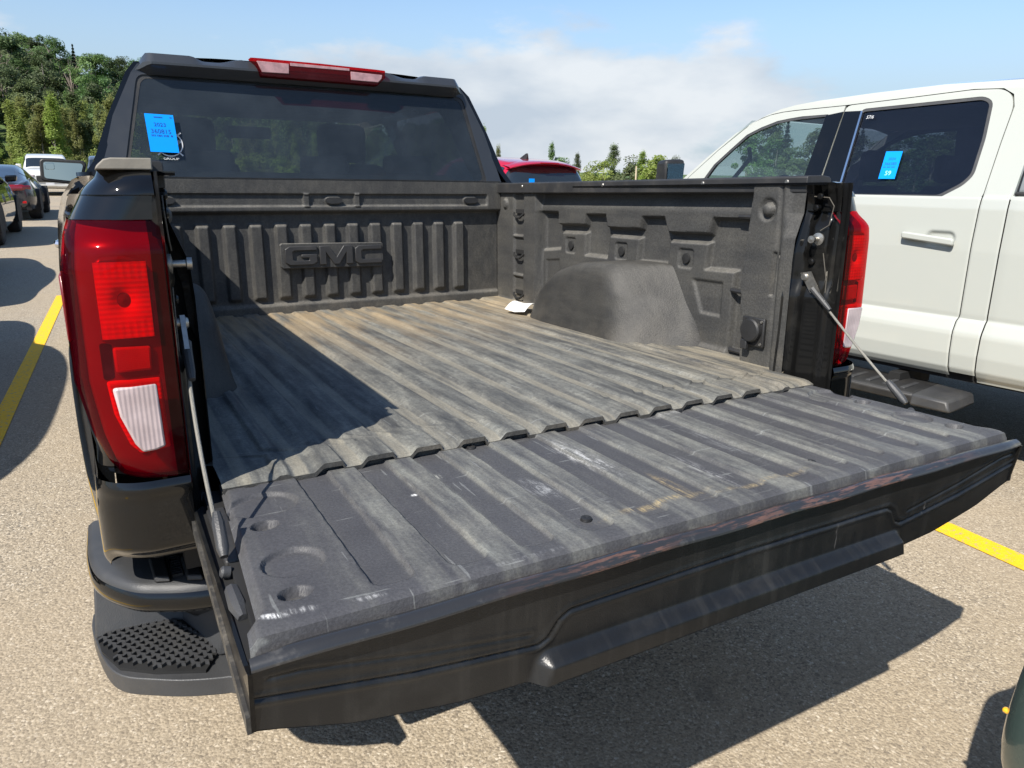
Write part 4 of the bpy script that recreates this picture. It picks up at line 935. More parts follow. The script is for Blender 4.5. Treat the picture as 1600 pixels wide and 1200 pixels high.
hd = MB().prism(rnd([(.308, 1.120), (.562, 1.143), (.562, 1.178), (.308, 1.155)], .012, 4), 'x', -.040, -.016).build('door_handle', M['white'], rdoor, bevel=.008)
MB().box(-.02, .012, .325, .345, 1.128, 1.150).build('handle_post', M['white'], rdoor); MB().box(-.02, .012, .525, .545, 1.145, 1.167).build('handle_post', M['white'], rdoor)
ft = lambda e: (lambda u, v, d: (tumx(v, e + d), u, v))
rwin = rnd([(.964, 1.352), (.962, 1.792), (.366, 1.811), (.326, 1.790), (.311, 1.623), (.313, 1.457), (.345, 1.414), (.437, 1.355)], .02, 4)
fwin = [(1.205, 1.352), (1.168, 1.779), (1.322, 1.774), (1.40, 1.767), (1.478, 1.757), (1.58, 1.725), (1.667, 1.687), (1.76, 1.602), (1.854, 1.512), (1.898, 1.437), (1.935, 1.352)]
rfr = rnd([(1.088, 1.340), (1.0625, 1.827), (.70, 1.843), (.42, 1.857), (.290, 1.850), (.242, 1.820), (.222, 1.764), (.230, 1.605), (.236, 1.340)], .03, 4)
ffr = [(1.096, 1.340), (1.070, 1.827), (1.38, 1.820), (1.46, 1.816), (1.535, 1.806), (1.60, 1.787), (1.669, 1.757), (1.86, 1.606), (2.044, 1.436), (2.08, 1.34)]
def off_poly(p, k):
    p = [Vector(q) for q in p]; n = len(p); out = []
    area = sum(p[i].x * p[(i + 1) % n].y - p[(i + 1) % n].x * p[i].y for i in range(n)); sg = 1 if area > 0 else -1
    for i in range(n):
        a, b = (p[i] - p[i - 1]).normalized(), (p[(i + 1) % n] - p[i]).normalized(); t_ = (a + b).normalized(); m_ = Vector((t_.y, -t_.x)) * sg
        out.append(tuple(p[i] + m_ * k))
    return out
MB().holed(dens(rfr), [dens(off_poly(rwin, .012))[::-1]], ft(0), .02).build('door_frame', M['white'], rdoor)
MB().holed(dens(ffr), [dens(off_poly(fwin, .012))[::-1]], ft(0), .02).build('door_frame', M['white'], WT)
for w in (rwin, fwin): MB().holed(dens(off_poly(w, .0125)), [dens(off_poly(w, -.004))[::-1]], ft(.002), .016).build('window_seal', M['plastic_grey'], WT)
MB().holed(dens(rwin), [], ft(.010), .004).build('rear_door_glass', M['privacy_glass'], WT)
MB().holed(dens(fwin), [], ft(.010), .004).build('front_door_glass', M['mid_glass'], WT)
MB().holed(dens([(.968, 1.352), (1.087, 1.352), (1.0635, 1.796), (.966, 1.794)]), [], ft(-.004), .006).build('pillar_trim', M['black'], WT)
MB().holed(dens([(1.097, 1.352), (1.205, 1.352), (1.170, 1.782), (1.0715, 1.796)]), [], ft(-.004), .006).build('pillar_trim', M['black'], WT)
MB().holed(dens([(.957, 1.352), (.968, 1.352), (.966, 1.796), (.956, 1.790)]), [], ft(-.008), .008).build('trim_strip', M['chrome'], WT)
MB().holed(dens([(1.925, 1.352), (2.06, 1.352), (2.03, 1.415), (1.905, 1.437)]), [], ft(-.003), .005).build('sail_panel', M['black'], WT)
rail = [(.108, 1.345), (.100, 1.62), (.104, 1.76), (.13, 1.845), (.20, 1.888), (.57, 1.897), (.93, 1.885), (1.24, 1.868), (1.39, 1.853), (1.48, 1.836), (1.57, 1.806), (1.76, 1.709), (1.94, 1.560), (2.12, 1.40)]
inn = [(2.085, 1.345), (2.048, 1.437), (1.863, 1.609), (1.671, 1.761), (1.601, 1.791), (1.536, 1.810), (1.461, 1.820), (1.38, 1.8245), (1.066, 1.831), (.70, 1.847), (.42, 1.861), (.287, 1.8535), (.236, 1.823), (.2175, 1.765), (.2255, 1.605), (.232, 1.345)]
MB().holed(dens(rail + [(2.13, 1.345)] + inn), [], ft(0), .02).build('roof_rail', M['white'], WT)
bo_ = [(.105, 1.33), (.105, 1.84), (.57, 1.89), (1.4, 1.845), (1.94, 1.55), (2.12, 1.33)]
MB().holed(dens(bo_), [dens(off_poly(rwin, .010))[::-1], dens(off_poly(fwin, .010))[::-1]], ft(.024), .02).build('frame_inner', M['interior'], WT)
MB().box(.025, .06, -.1, 2.0, .46, 1.345).build('door_inner', M['dark'], WT)
nearside = [o for o in WT.children]
for o in list(nearside): 
    if o.name.split('.')[0] != 'nothing': mirror_tree(o, cx=WW / 2)
# roof
us = np.array([.104, .13, .20, .40, .57, .93, 1.24, 1.39, 1.48, 1.57, 1.66]); zs = np.array([1.80, 1.845, 1.888, 1.893, 1.897, 1.885, 1.868, 1.853, 1.836, 1.806, 1.765])
P = np.zeros((len(us), 21, 3))
for i in range(len(us)):
    x0 = tumx(zs[i], .004)
    for j, a in enumerate(np.linspace(-1, 1, 21)): P[i, j] = (1 + a * (1 - x0), us[i], zs[i] + .055 * (1 - abs(a) ** 2.6) * min(1, i / 2 + .2))
gridmesh('roof', P, M['white'], WT, flip=False)
P = np.zeros((8, 13, 3))
for i, q in enumerate(np.linspace(0, 1, 8)):
    for j, a in enumerate(np.linspace(-1, 1, 13)): P[i, j] = (1 + a * (.86 + .10 * q) * (1 if True else 0), 1.655 + .50 * q + .06 * (1 - a * a), 1.80 - .42 * q - .02 * a * a + (.0 if q else .0))
gridmesh('windscreen', P, M['clear_glass'], WT, flip=True)
MB().holed([(.03, 1.2), (1.97, 1.2), (1.95, 1.42), (1.83, 1.85), (.17, 1.85), (.05, 1.42)], [rnd([(.25, 1.40), (.32, 1.76), (1.68, 1.76), (1.75, 1.40)], .05)], lambda u, v, d: (u, .112 + d, v), .02).build('rear_frame', M['white'], WT)
MB().holed(rnd([(.25, 1.40), (1.75, 1.40), (1.68, 1.76), (.32, 1.76)], .05), [], lambda u, v, d: (u, .118 + d, v), .004).build('rear_window', M['privacy_glass'], WT)
MB().box(.10, 1.90, .12, .15, .5, 1.25).build('cab_back', M['white'], WT)
P = np.zeros((10, 15, 3))
for i, u_ in enumerate(np.linspace(2.08, 3.2, 10)):
    for j, a in enumerate(np.linspace(-1, 1, 15)): P[i, j] = (1 + a * (.99 - .12 * max(0, u_ - 2.8) / .4), u_, 1.33 - .10 * ((u_ - 2.08) / 1.1) ** 2 - .04 * abs(a) ** 6)
gridmesh('hood', P, M['white'], WT)
MB().box(.12, 1.88, 3.1, 3.25, .5, 1.2).build('front_end', M['chrome'], WT, bevel=.05)
MB().box(.10, 1.90, -1.7, .05, .9, 1.0).box(.10, 1.90, -1.73, -1.68, .6, 1.36).build('bed_floor', M['dark'], WT)
MB().box(.12, 1.88, -1.6, 3.1, .50, .62).build('underbody', M['dark'], WT)
# running board
rb = MB().prism([(-.215, .408), (-.225, .395), (-.222, .360), (-.18, .350), (.10, .350), (.10, .405), (-.02, .412)], 'y', .30, 2.05).build('running_board', M['plastic'], WT, bevel=.006)
MB().hexa([(-.225, .115, .348), (.06, .115, .348), (.06, .31, .345), (-.228, .31, .345), (-.215, .14, .402), (.06, .13, .404), (.06, .31, .414), (-.222, .31, .405)]).build('board_end', M['plastic_grey'], rb, bevel=.012)
for k in range(18):
    MB().box(-.18, -.02, .36 + k * .09, .385 + k * .09, .405, .4165).build('grip_rib', M['plastic_grey'], rb, bevel=.002)
for s_ in (.45, 1.6): MB().box(-.05, .3, s_, s_ + .06, .36, .45).build('board_bracket', M['dark'], rb)
# mirrors
for mx in (0, 1):
    f_ = (lambda x: x) if not mx else (lambda x: WW - x)
    g_ = lambda P_: [(f_(a), b, c) for a, b, c in P_]
    mm = MB().hexa(g_([(-.24, 1.99, 1.36), (-.10, 1.96, 1.36), (-.10, 2.09, 1.36), (-.22, 2.11, 1.36), (-.25, 1.985, 1.545), (-.09, 1.955, 1.55), (-.09, 2.07, 1.55), (-.21, 2.10, 1.54)])).build('wing_mirror', M['plastic'], WT, bevel=.025, seg=3)
    MB().hexa(g_([(-.232, 1.980, 1.39), (-.115, 1.956, 1.39), (-.115, 1.962, 1.39), (-.232, 1.986, 1.39), (-.238, 1.976, 1.52), (-.11, 1.950, 1.523), (-.11, 1.956, 1.523), (-.238, 1.982, 1.52)])).build('mirror_pane', M['mirror'], mm)
    MB().box(*sorted((f_(-.11), f_(.06))), 2.0, 2.06, 1.38, 1.43).build('mirror_arm', M['plastic'], mm)
# interior
MB().box(.12, 1.88, 1.75, 2.05, .7, 1.33).build('dashboard', M['interior'], WT, bevel=.06)
MB().lathe([(.165, -.012), (.18, 0), (.165, .012), (.150, 0), (.165, -.012)], (.52, 1.56, 1.30), (0, -.9, .42), 30).build('steering_wheel', M['interior'], WT)
for x_ in (.52, 1.46):
    MB().box(x_ - .25, x_ + .25, .98, 1.10, .8, 1.40).build('front_seatback', M['interior'], WT, bevel=.05)
    MB().box(x_ - .13, x_ + .13, 1.0, 1.08, 1.42, 1.60).build('headrest', M['interior'], WT, bevel=.04)
MB().box(.22, 1.78, .16, 1.60, 1.79, 1.805).build('headliner', M['interior_grey'], WT)
MB().box(.20, 1.80, .24, .36, .8, 1.42).build('rear_seatback', M['interior'], WT, bevel=.05)
for x_ in (.45, 1.0, 1.52): MB().box(x_ - .13, x_ + .13, .27, .37, 1.43, 1.62).build('headrest', M['interior'], WT, bevel=.045)
MB().box(.88, 1.14, 1.50, 1.53, 1.66, 1.735).build('rear_view_mirror', M['interior'], WT, bevel=.012)
MB().hexa([(.66, 1.52, 1.60), (.76, 1.50, 1.575), (.76, 1.51, 1.575), (.66, 1.53, 1.60), (.70, 1.52, 1.72), (.79, 1.50, 1.695), (.79, 1.51, 1.695), (.70, 1.53, 1.72)]).build('hang_tag', simple('teal_card', (.05, .30, .36), .5), WT, bevel=.01)
MB().hexa([(.685, 1.518, 1.628), (.745, 1.506, 1.613), (.745, 1.508, 1.613), (.685, 1.520, 1.628), (.705, 1.518, 1.695), (.765, 1.506, 1.68), (.765, 1.508, 1.68), (.705, 1.520, 1.695)]).build('tag_label', M['paper'], WT)
for s_ in (0, 1):      # grab handles on the A pillars
    xx = .20 if s_ == 0 else 1.80
    MB().tube([(xx, 1.90, 1.40), (xx + (.05 if not s_ else -.05), 1.84, 1.43), (xx + (.05 if not s_ else -.05), 1.72, 1.56), (xx, 1.70, 1.62)], .014, 8).build('grab_handle', M['interior'], WT)
for x_ in (.14, 1.86):
    for u_ in (-.95, 2.62): wheel('wheel', WT, (x_, u_, .40), .40, .27, -1 if x_ < 1 else 1)
# sticker and grease-pencil mark on its rear door glass
wst = thing('inventory_sticker', 'slanted blue paper sticker numbered 366383 on the rear door window of the white pickup', 'sticker', 'blue stock stickers', loc=WT.location, rot=WT.rotation_euler)
cw = (tumx(1.505) - .004, .718, 1.505)
f2 = stick_fn(cw, (0, -1, 0), (.32, .0, 1), .0)
skew = lambda x, y, z=0: f2(x + .0 * y, y, z)
V = [skew(x, y) for x, y in ((-.043, -.073), (.043, -.073), (.043, .073), (-.043, .073))] + [skew(x, y, -.002) for x, y in ((-.043, -.073), (.043, -.073), (.043, .073), (-.043, .073))]
mesh('paper', V, [(0, 1, 2, 3), (7, 6, 5, 4), (0, 4, 5, 1), (1, 5, 6, 2), (2, 6, 7, 3), (3, 7, 4, 0)], M['blue_paper'], wst)
txt('2024', .019, 0, .032, skew, M['ink'], wst); txt('366383', .0215, -.001, .006, skew, M['ink'], wst); txt('59', .034, .0, -.044, skew, M['white_ink'], wst)
b = MB()
for k in range(14):
    if k % 5 == 3: continue
    x0 = -.034 + k * .0048; b.add([skew(x0, -.014, .0008), skew(x0 + .003, -.014, .0008), skew(x0 + .003, -.008, .0008), skew(x0, -.008, .0008)], [(0, 1, 2, 3)])
struct(b.build('print_lines', M['ink'], wst), 'stuff')
f3 = stick_fn((tumx(1.755) - .001, .905, 1.755), (0, -1, 0), (.32, .02, 1), .004)
text_mesh('chalk_mark', '57/6', .026, lambda a, b_, c: f3(a * .9 + b_ * .2, b_), M['white_print'], WT)

# ================================================================== OTHER CARS
def catmull(K, n):
    K = np.asarray(K, float); m = len(K); t = np.linspace(0, m - 1, n); i = np.clip(t.astype(int), 0, m - 2); f = (t - i).reshape((-1,) + (1,) * (K.ndim - 1))
    p = lambda j: K[np.clip(j, 0, m - 1)]
    p0, p1, p2, p3 = p(i - 1), p(i), p(i + 1), p(i + 2)
    return .5 * (2 * p1 + (p2 - p0) * f + (2 * p0 - 5 * p1 + 4 * p2 - p3) * f ** 2 + (3 * p1 - p0 - 3 * p2 + p3) * f ** 3)
class Car:
    # stations: (y, half width, z bottom, z widest, z shoulder, shoulder w, z roof, roof w)
    def __init__(s, name, label, st, loc, yaw, paint, rwheel=.34, wy=(.8, 3.5), track=.80, group=None, wb=.235):
        s.root = thing(name, label, 'car', group, loc=loc, rot=(0, 0, R(yaw)))
        rings = []
        for y, w, zb, zm, zs, ws, zr, wr in st:
            rings.append([(0, y, zb), (.80 * w, y, zb), (.97 * w, y, zb + .10), (w, y, zm), (ws, y, zs), ((ws + wr) / 2 + .02, y, (zs + zr) / 2), (wr, y, zr - .05), (wr * .72, y, zr - .008), (0, y, zr)])
        s.K = np.array(rings); s.nst = len(st)
        S = catmull(s.K, 72); S = catmull(S.transpose(1, 0, 2), 44).transpose(1, 0, 2); s.S = S
        full = np.concatenate([S, (S * np.array([-1, 1, 1]))[:, ::-1][:, 1:]], 1)
        body = gridmesh('body', full, paint, s.root, ang=60, flip=False); s.body = body
        n = full.shape[1]
        mesh('rear_panel', [tuple(p) for p in full[0]], [tuple(range(n))], paint, body); mesh('front_panel', [tuple(p) for p in full[-1]], [tuple(range(n))[::-1]], paint, body)
        for y in wy:
            for sd in (-1, 1):
                wq = wheel('wheel', s.root, (sd * track, y, rwheel), rwheel, wb, sd)
                a = MB(); a.prism([(y + (rwheel + .05) * math.cos(q), max(.12, rwheel + (rwheel + .05) * math.sin(q))) for q in np.linspace(-.3, math.pi + .3, 22)], 'x', sd * (track - .25), sd * (track + wb * .5 + .012)); a.build('arch_liner', M['dark'], s.root)
    def at(s, a, r):   # a station parameter, r ring parameter
        S = s.S; i = a / (s.nst - 1) * (S.shape[0] - 1); j = r / 8 * (S.shape[1] - 1); i0 = int(min(max(i, 0), S.shape[0] - 2)); j0 = int(min(max(j, 0), S.shape[1] - 2)); fi, fj = i - i0, j - j0
        return S[i0, j0] * (1 - fi) * (1 - fj) + S[i0 + 1, j0] * fi * (1 - fj) + S[i0, j0 + 1] * (1 - fi) * fj + S[i0 + 1, j0 + 1] * fi * fj
    def patch(s, name, mat, a0, a1, r0, r1, n=14, m=14, off=.006, both=True, shape=None, full=False):
        def make(sg):
            P = np.zeros((n, m, 3))
            for i, a in enumerate(np.linspace(0, 1, n)):
                for j, q in enumerate(np.linspace(0, 1, m)):
                    A0, A1 = (a0(q), a1(q)) if callable(a0) else (a0, a1); P[i, j] = s.at(A0 + (A1 - A0) * a, r0 + (r1 - r0) * q)
            du = np.gradient(P, axis=0); dv = np.gradient(P, axis=1); N = np.cross(du, dv); N /= np.maximum(np.linalg.norm(N, axis=2, keepdims=True), 1e-9)
            cen = P - np.array([0, 0, .7]); cen[..., 1] = 0
            if np.mean(np.sum(N * cen, 2)) < 0: N = -N
            P = P + N * off
            if full: P = np.concatenate([P, (P * np.array([-1, 1, 1]))[:, ::-1][:, 1:]], 1)
            if sg < 0: P = P * np.array([-1, 1, 1])
            return gridmesh(name, P, mat, s.root, ang=60, flip=sg < 0)
        make(1)
        if both and not full: make(-1)
SED = [(0, .70, .34, .55, .86, .66, .95, .50), (.12, .84, .24, .62, .92, .80, 1.00, .62), (.55, .90, .20, .62, .94, .86, 1.06, .66), (1.25, .92, .18, .60, .93, .86, 1.36, .62), (2.0, .92, .17, .58, .92, .86, 1.44, .62), (2.75, .92, .17, .58, .91, .86, 1.36, .62), (3.4, .92, .18, .60, .90, .85, 1.02, .70), (4.1, .90, .20, .58, .82, .80, .88, .66), (4.5, .80, .24, .52, .70, .72, .74, .55), (4.6, .62, .32, .5, .62, .55, .64, .4)]
def dress(c, head=True, tail=True, st=(2.4, 6.2)):
    c.patch('side_window', M['car_glass'], lambda q: 3.0 - .55 * (1 - q), lambda q: 5.1 + .75 * (1 - q), 4.25, 5.75)
    c.patch('rear_window', M['car_glass'], 2.15, 2.9, 6.1, 8, full=True)
    c.patch('windscreen', M['car_glass'], 5.15, 5.95, 6.1, 8, full=True)
def plates(c, y, z, w=.15):
    MB().box(-w, w, y - .01, y, z, z + .11).build('number_plate', M['white_print'], c.root)
# out-of-frame neighbours to the left whose shadows fall on the lot
# black car at the left edge of the frame
c = Car('parked_car', 'black car cut by the left edge of view, nearer than the grey coupe', SED, (-3.20, 13.35, 0), -1.5, M['black'], wy=(.75, 3.55), track=.81); dress(c)
MB().hexa([(.84, 2.9, .99), (1.03, 2.86, 1.01), (1.03, 3.0, 1.01), (.84, 3.02, .99), (.85, 2.88, 1.12), (1.05, 2.86, 1.13), (1.05, 2.98, 1.13), (.85, 3.0, 1.12)]).build('wing_mirror', M['black'], c.root, bevel=.03)
# grey coupe seen from behind
CP = [(0, .60, .42, .56, .70, .62, .80, .5), (.06, .82, .32, .60, .84, .78, .90, .6), (.35, .94, .24, .60, .90, .86, .97, .62), (.9, .97, .2, .58, .90, .84, 1.10, .58), (1.6, .96, .18, .56, .88, .82, 1.25, .54), (2.3, .95, .17, .55, .87, .82, 1.29, .54), (3.0, .95, .17, .55, .86, .82, 1.16, .56), (3.6, .95, .18, .58, .86, .80, .92, .64), (4.2, .93, .2, .56, .76, .78, .82, .6), (4.55, .8, .26, .5, .62, .66, .66, .5)]
c = Car('grey_coupe', 'dark grey coupe with wide red tail lamps and twin exhausts, seen from behind', CP, (-2.98, 20.0, 0), -1.2, M['gunmetal'], wy=(.95, 3.6), track=.86, wb=.28)
c.patch('rear_window', M['car_glass'], 2.2, 3.9, 6.4, 8, full=True); c.patch('side_window', M['car_glass'], lambda q: 3.4, lambda q: 6.0 + .6 * (1 - q), 4.3, 5.8)
for sg in (-1, 1):
    MB().tube([(sg * .22, -.005, .76), (sg * .45, .012, .77), (sg * .70, .05, .775), (sg * .86, .17, .78)], [.05, .075, .08, .05], 10).build('tail_lamp', M['tail_dark'], c.root)
    for dx in (-.06, .06):
        MB().lathe([(.05, 0), (.05, .09), (.042, .09), (.038, .02), (0, .02)], (sg * .55 + dx, .08, .33), (0, -1, 0), 16).build('exhaust_tip', M['chrome'], c.root)
    MB().box(sg * .55 - .22, sg * .55 + .22, .015, .08, .41, .47).build('lower_reflector', M['retro'], c.root, bevel=.01)
    MB().hexa([(sg * .80 - .05, .05, .25), (sg * .80 + .05, .07, .25), (sg * .80 + .05, .10, .25), (sg * .80 - .05, .10, .25), (sg * .76 - .04, .05, .55), (sg * .76 + .04, .06, .55), (sg * .76 + .04, .12, .55), (sg * .76 - .04, .12, .55)]).build('diffuser_fin', M['dark'], c.root)
MB().box(-.5, .5, .02, .12, .24, .36).build('diffuser', M['dark'], c.root); 
# white SUV facing the camera
SUV = [(0, .78, .5, .7, 1.0, .74, 1.10, .6), (.08, .90, .4, .75, 1.05, .86, 1.40, .66), (.5, .95, .3, .72, 1.06, .88, 1.60, .70), (1.3, .96, .26, .70, 1.05, .89, 1.66, .71), (2.2, .96, .25, .70, 1.04, .89, 1.66, .70), (2.9, .96, .25, .70, 1.03, .88, 1.52, .70), (3.5, .96, .26, .70, 1.03, .87, 1.13, .76), (4.1, .95, .28, .68, .98, .86, 1.06, .76), (4.5, .90, .32, .62, .88, .80, .95, .68), (4.62, .76, .4, .6, .78, .66, .82, .5)]
def suv(name, label, loc, yaw, paint):
    c = Car(name, label, SUV, loc, yaw, paint, rwheel=.37, wy=(.85, 3.65), track=.83)
    c.patch('windscreen', M['car_glass'], 5.1, 5.92, 6.0, 8, full=True, off=.012); c.patch('rear_window', M['car_glass'], .85, 1.55, 5.7, 8, full=True, off=.012)
    c.patch('side_window', M['car_glass'], lambda q: 1.5, lambda q: 5.1 + .6 * (1 - q), 4.25, 5.75)
    return c
suv('black_suv', 'black sport utility vehicle parked left of the black pickup, nearest in its file', (-3.36, 1.75, 0), -2.4, M['black'])
c = Car('parked_car', 'black sedan parked left of the pickup, second in its file', SED, (-3.22, 7.1, 0), 0, M['gunmetal'], wy=(.85, 3.6)); dress(c)
c = suv('white_suv', 'white sport utility vehicle facing the camera at the far end of the lot', (-2.45, 39.5, 0), 183, M['cream'])
for sg in (-1, 1):
    MB().box(sg * .66 - .16, sg * .66 + .16, 4.52, 4.64, .74, .84).build('headlight', M['reverse'], c.root, bevel=.03)
    MB().box(sg * 1.0 - .10, sg * 1.0 + .10, 2.95, 3.05, 1.08, 1.24).build('wing_mirror', M['cream'], c.root, bevel=.03)
MB().box(-.45, .45, 4.6, 4.66, .55, .80).build('grille', M['plastic'], c.root, bevel=.02); plates(c, 4.68, .42)
c = suv('grey_suv', 'slate grey sport utility vehicle behind the wing mirror of the black pickup', (-.05, 44.0, 0), 182, M['blue_car'])
# red hatchback behind the bed rail
HB = [(0, .70, .42, .6, .95, .66, 1.05, .55), (.05, .86, .32, .7, 1.02, .80, 1.22, .60), (.22, .90, .26, .7, 1.04, .84, 1.50, .62), (.55, .92, .24, .7, 1.04, .86, 1.585, .66), (1.4, .92, .22, .68, 1.03, .86, 1.64, .67), (2.2, .92, .22, .68, 1.02, .86, 1.63, .66), (2.9, .92, .22, .68, 1.01, .86, 1.48, .66), (3.5, .92, .24, .68, 1.0, .85, 1.10, .74), (4.1, .9, .26, .62, .92, .82, 1.0, .70), (4.4, .78, .34, .56, .76, .66, .80, .5)]
c = Car('red_hatchback', 'red hatchback with a shark fin aerial showing above the bed rail of the black pickup', HB, (5.62, 9.05, 0), -1.0, M['red'], wy=(.8, 3.4))
c.patch('rear_window', M['car_glass'], 1.0, 1.95, 5.4, 8, full=True, off=.010); c.patch('side_window', M['car_glass'], lambda q: 2.3, lambda q: 5.1 + .6 * (1 - q), 4.25, 5.75)
P = np.zeros((21, 7, 3))
for i, a in enumerate(np.linspace(-1, 1, 21)):
    for j, (dy, dz) in enumerate([(.32, .0), (.12, -.006), (-.05, -.030), (-.085, -.045), (-.07, -.062), (.02, -.062), (.3, -.055)]): P[i, j] = (a * .67, 9.05 * 0 + .10 + dy + .10 * a * a, 1.586 + dz - .085 * abs(a) ** 2.4)
gridmesh('roof_spoiler', P, M['red'], c.root, flip=True)
MB().box(-.17, .17, .008, .022, 1.536, 1.548).build('high_brake_light', M['lens_red'], c.root)
MB().hexa([(-.03, .75, 1.59), (.03, .75, 1.59), (.03, 1.0, 1.61), (-.03, 1.0, 1.61), (-.006, .74, 1.70), (.006, .74, 1.70), (.006, .80, 1.70), (-.006, .80, 1.70)]).build('aerial_fin', M['plastic'], c.root, bevel=.006)
for sg in (-1, 1): MB().box(sg * .66 - .14, sg * .66 + .14, .0, .09, .90, 1.04).build('tail_lamp', M['brake'], c.root, bevel=.03)
bs = MB().box(-.40, -.30, -.03, -.026, 1.22, 1.30).build('paper_tag', M['blue_paper'], c.root)
# dark green car close to the camera at the lower right
GC = [(0, .78, .32, .50, .70, .74, .76, .6), (.05, .88, .26, .54, .74, .80, .80, .62), (.35, .92, .22, .56, .78, .83, .86, .66), (1.1, .92, .2, .6, .88, .85, .98, .70), (1.7, .92, .18, .6, .92, .86, 1.36, .62), (2.6, .92, .17, .6, .93, .86, 1.44, .62), (3.4, .92, .18, .62, .94, .86, 1.36, .62), (4.0, .91, .2, .62, .94, .84, 1.05, .64), (4.5, .80, .28, .6, .88, .76, .96, .6), (4.6, .66, .36, .6, .8, .6, .86, .45)]
c = Car('green_car', 'dark green car whose front corner shows at the lower right behind the tailgate', GC, (1.275, -.81, 0), 180, M['green'], wy=(.85, 3.5))
c.patch('windscreen', M['car_glass'], 3.05, 3.85, 6.1, 8, full=True)
MB().box(.832, .844, .0, .016, .490, .500).build('side_marker', M['amber'], c.root, bevel=.004)

# ================================================================== VEGETATION
def leaves(c, size, out=None):
    n = len(c); s = size * np.random.uniform(.6, 1.25, (n, 1))
    nn = out * .9 + np.array([0, 0, .75]) + np.random.normal(size=(n, 3)) * .62; nn /= np.linalg.norm(nn, axis=1)[:, None]
    a = np.cross(nn, np.random.normal(size=(n, 3))); a /= np.linalg.norm(a, axis=1)[:, None]; b = np.cross(nn, a)
    P = np.stack([c - a * s, c - b * s * .5, c + a * s, c + b * s * .5], 1)
    return P.reshape(-1, 3)
def leafmesh(name, c, size, mat):
    ax_ = c.copy(); ax_[:, 2] = (c[:, 2] - c[:, 2].mean()) * .5; ax_ /= np.maximum(np.linalg.norm(ax_, axis=1), .05)[:, None]; V = leaves(c, size, ax_); n = len(c); me = bpy.data.meshes.new(name)
    me.vertices.add(n * 4); me.vertices.foreach_set('co', V.astype(np.float32).ravel()); me.loops.add(n * 4); me.loops.foreach_set('vertex_index', np.arange(n * 4, dtype=np.int32))
    me.polygons.add(n); me.polygons.foreach_set('loop_start', np.arange(0, n * 4, 4, dtype=np.int32)); me.update(calc_edges=True); me.materials.append(mat)
    return me
def clumps(n, cl, spread):
    i = np.random.randint(0, len(cl), n); d = np.random.normal(size=(n, 3)); d /= np.linalg.norm(d, axis=1)[:, None]
    r = spread[i][:, None] * np.random.uniform(.25, 1, (n, 1)) ** .5
    return cl[i] + d * r * np.array([1, 1, .75])
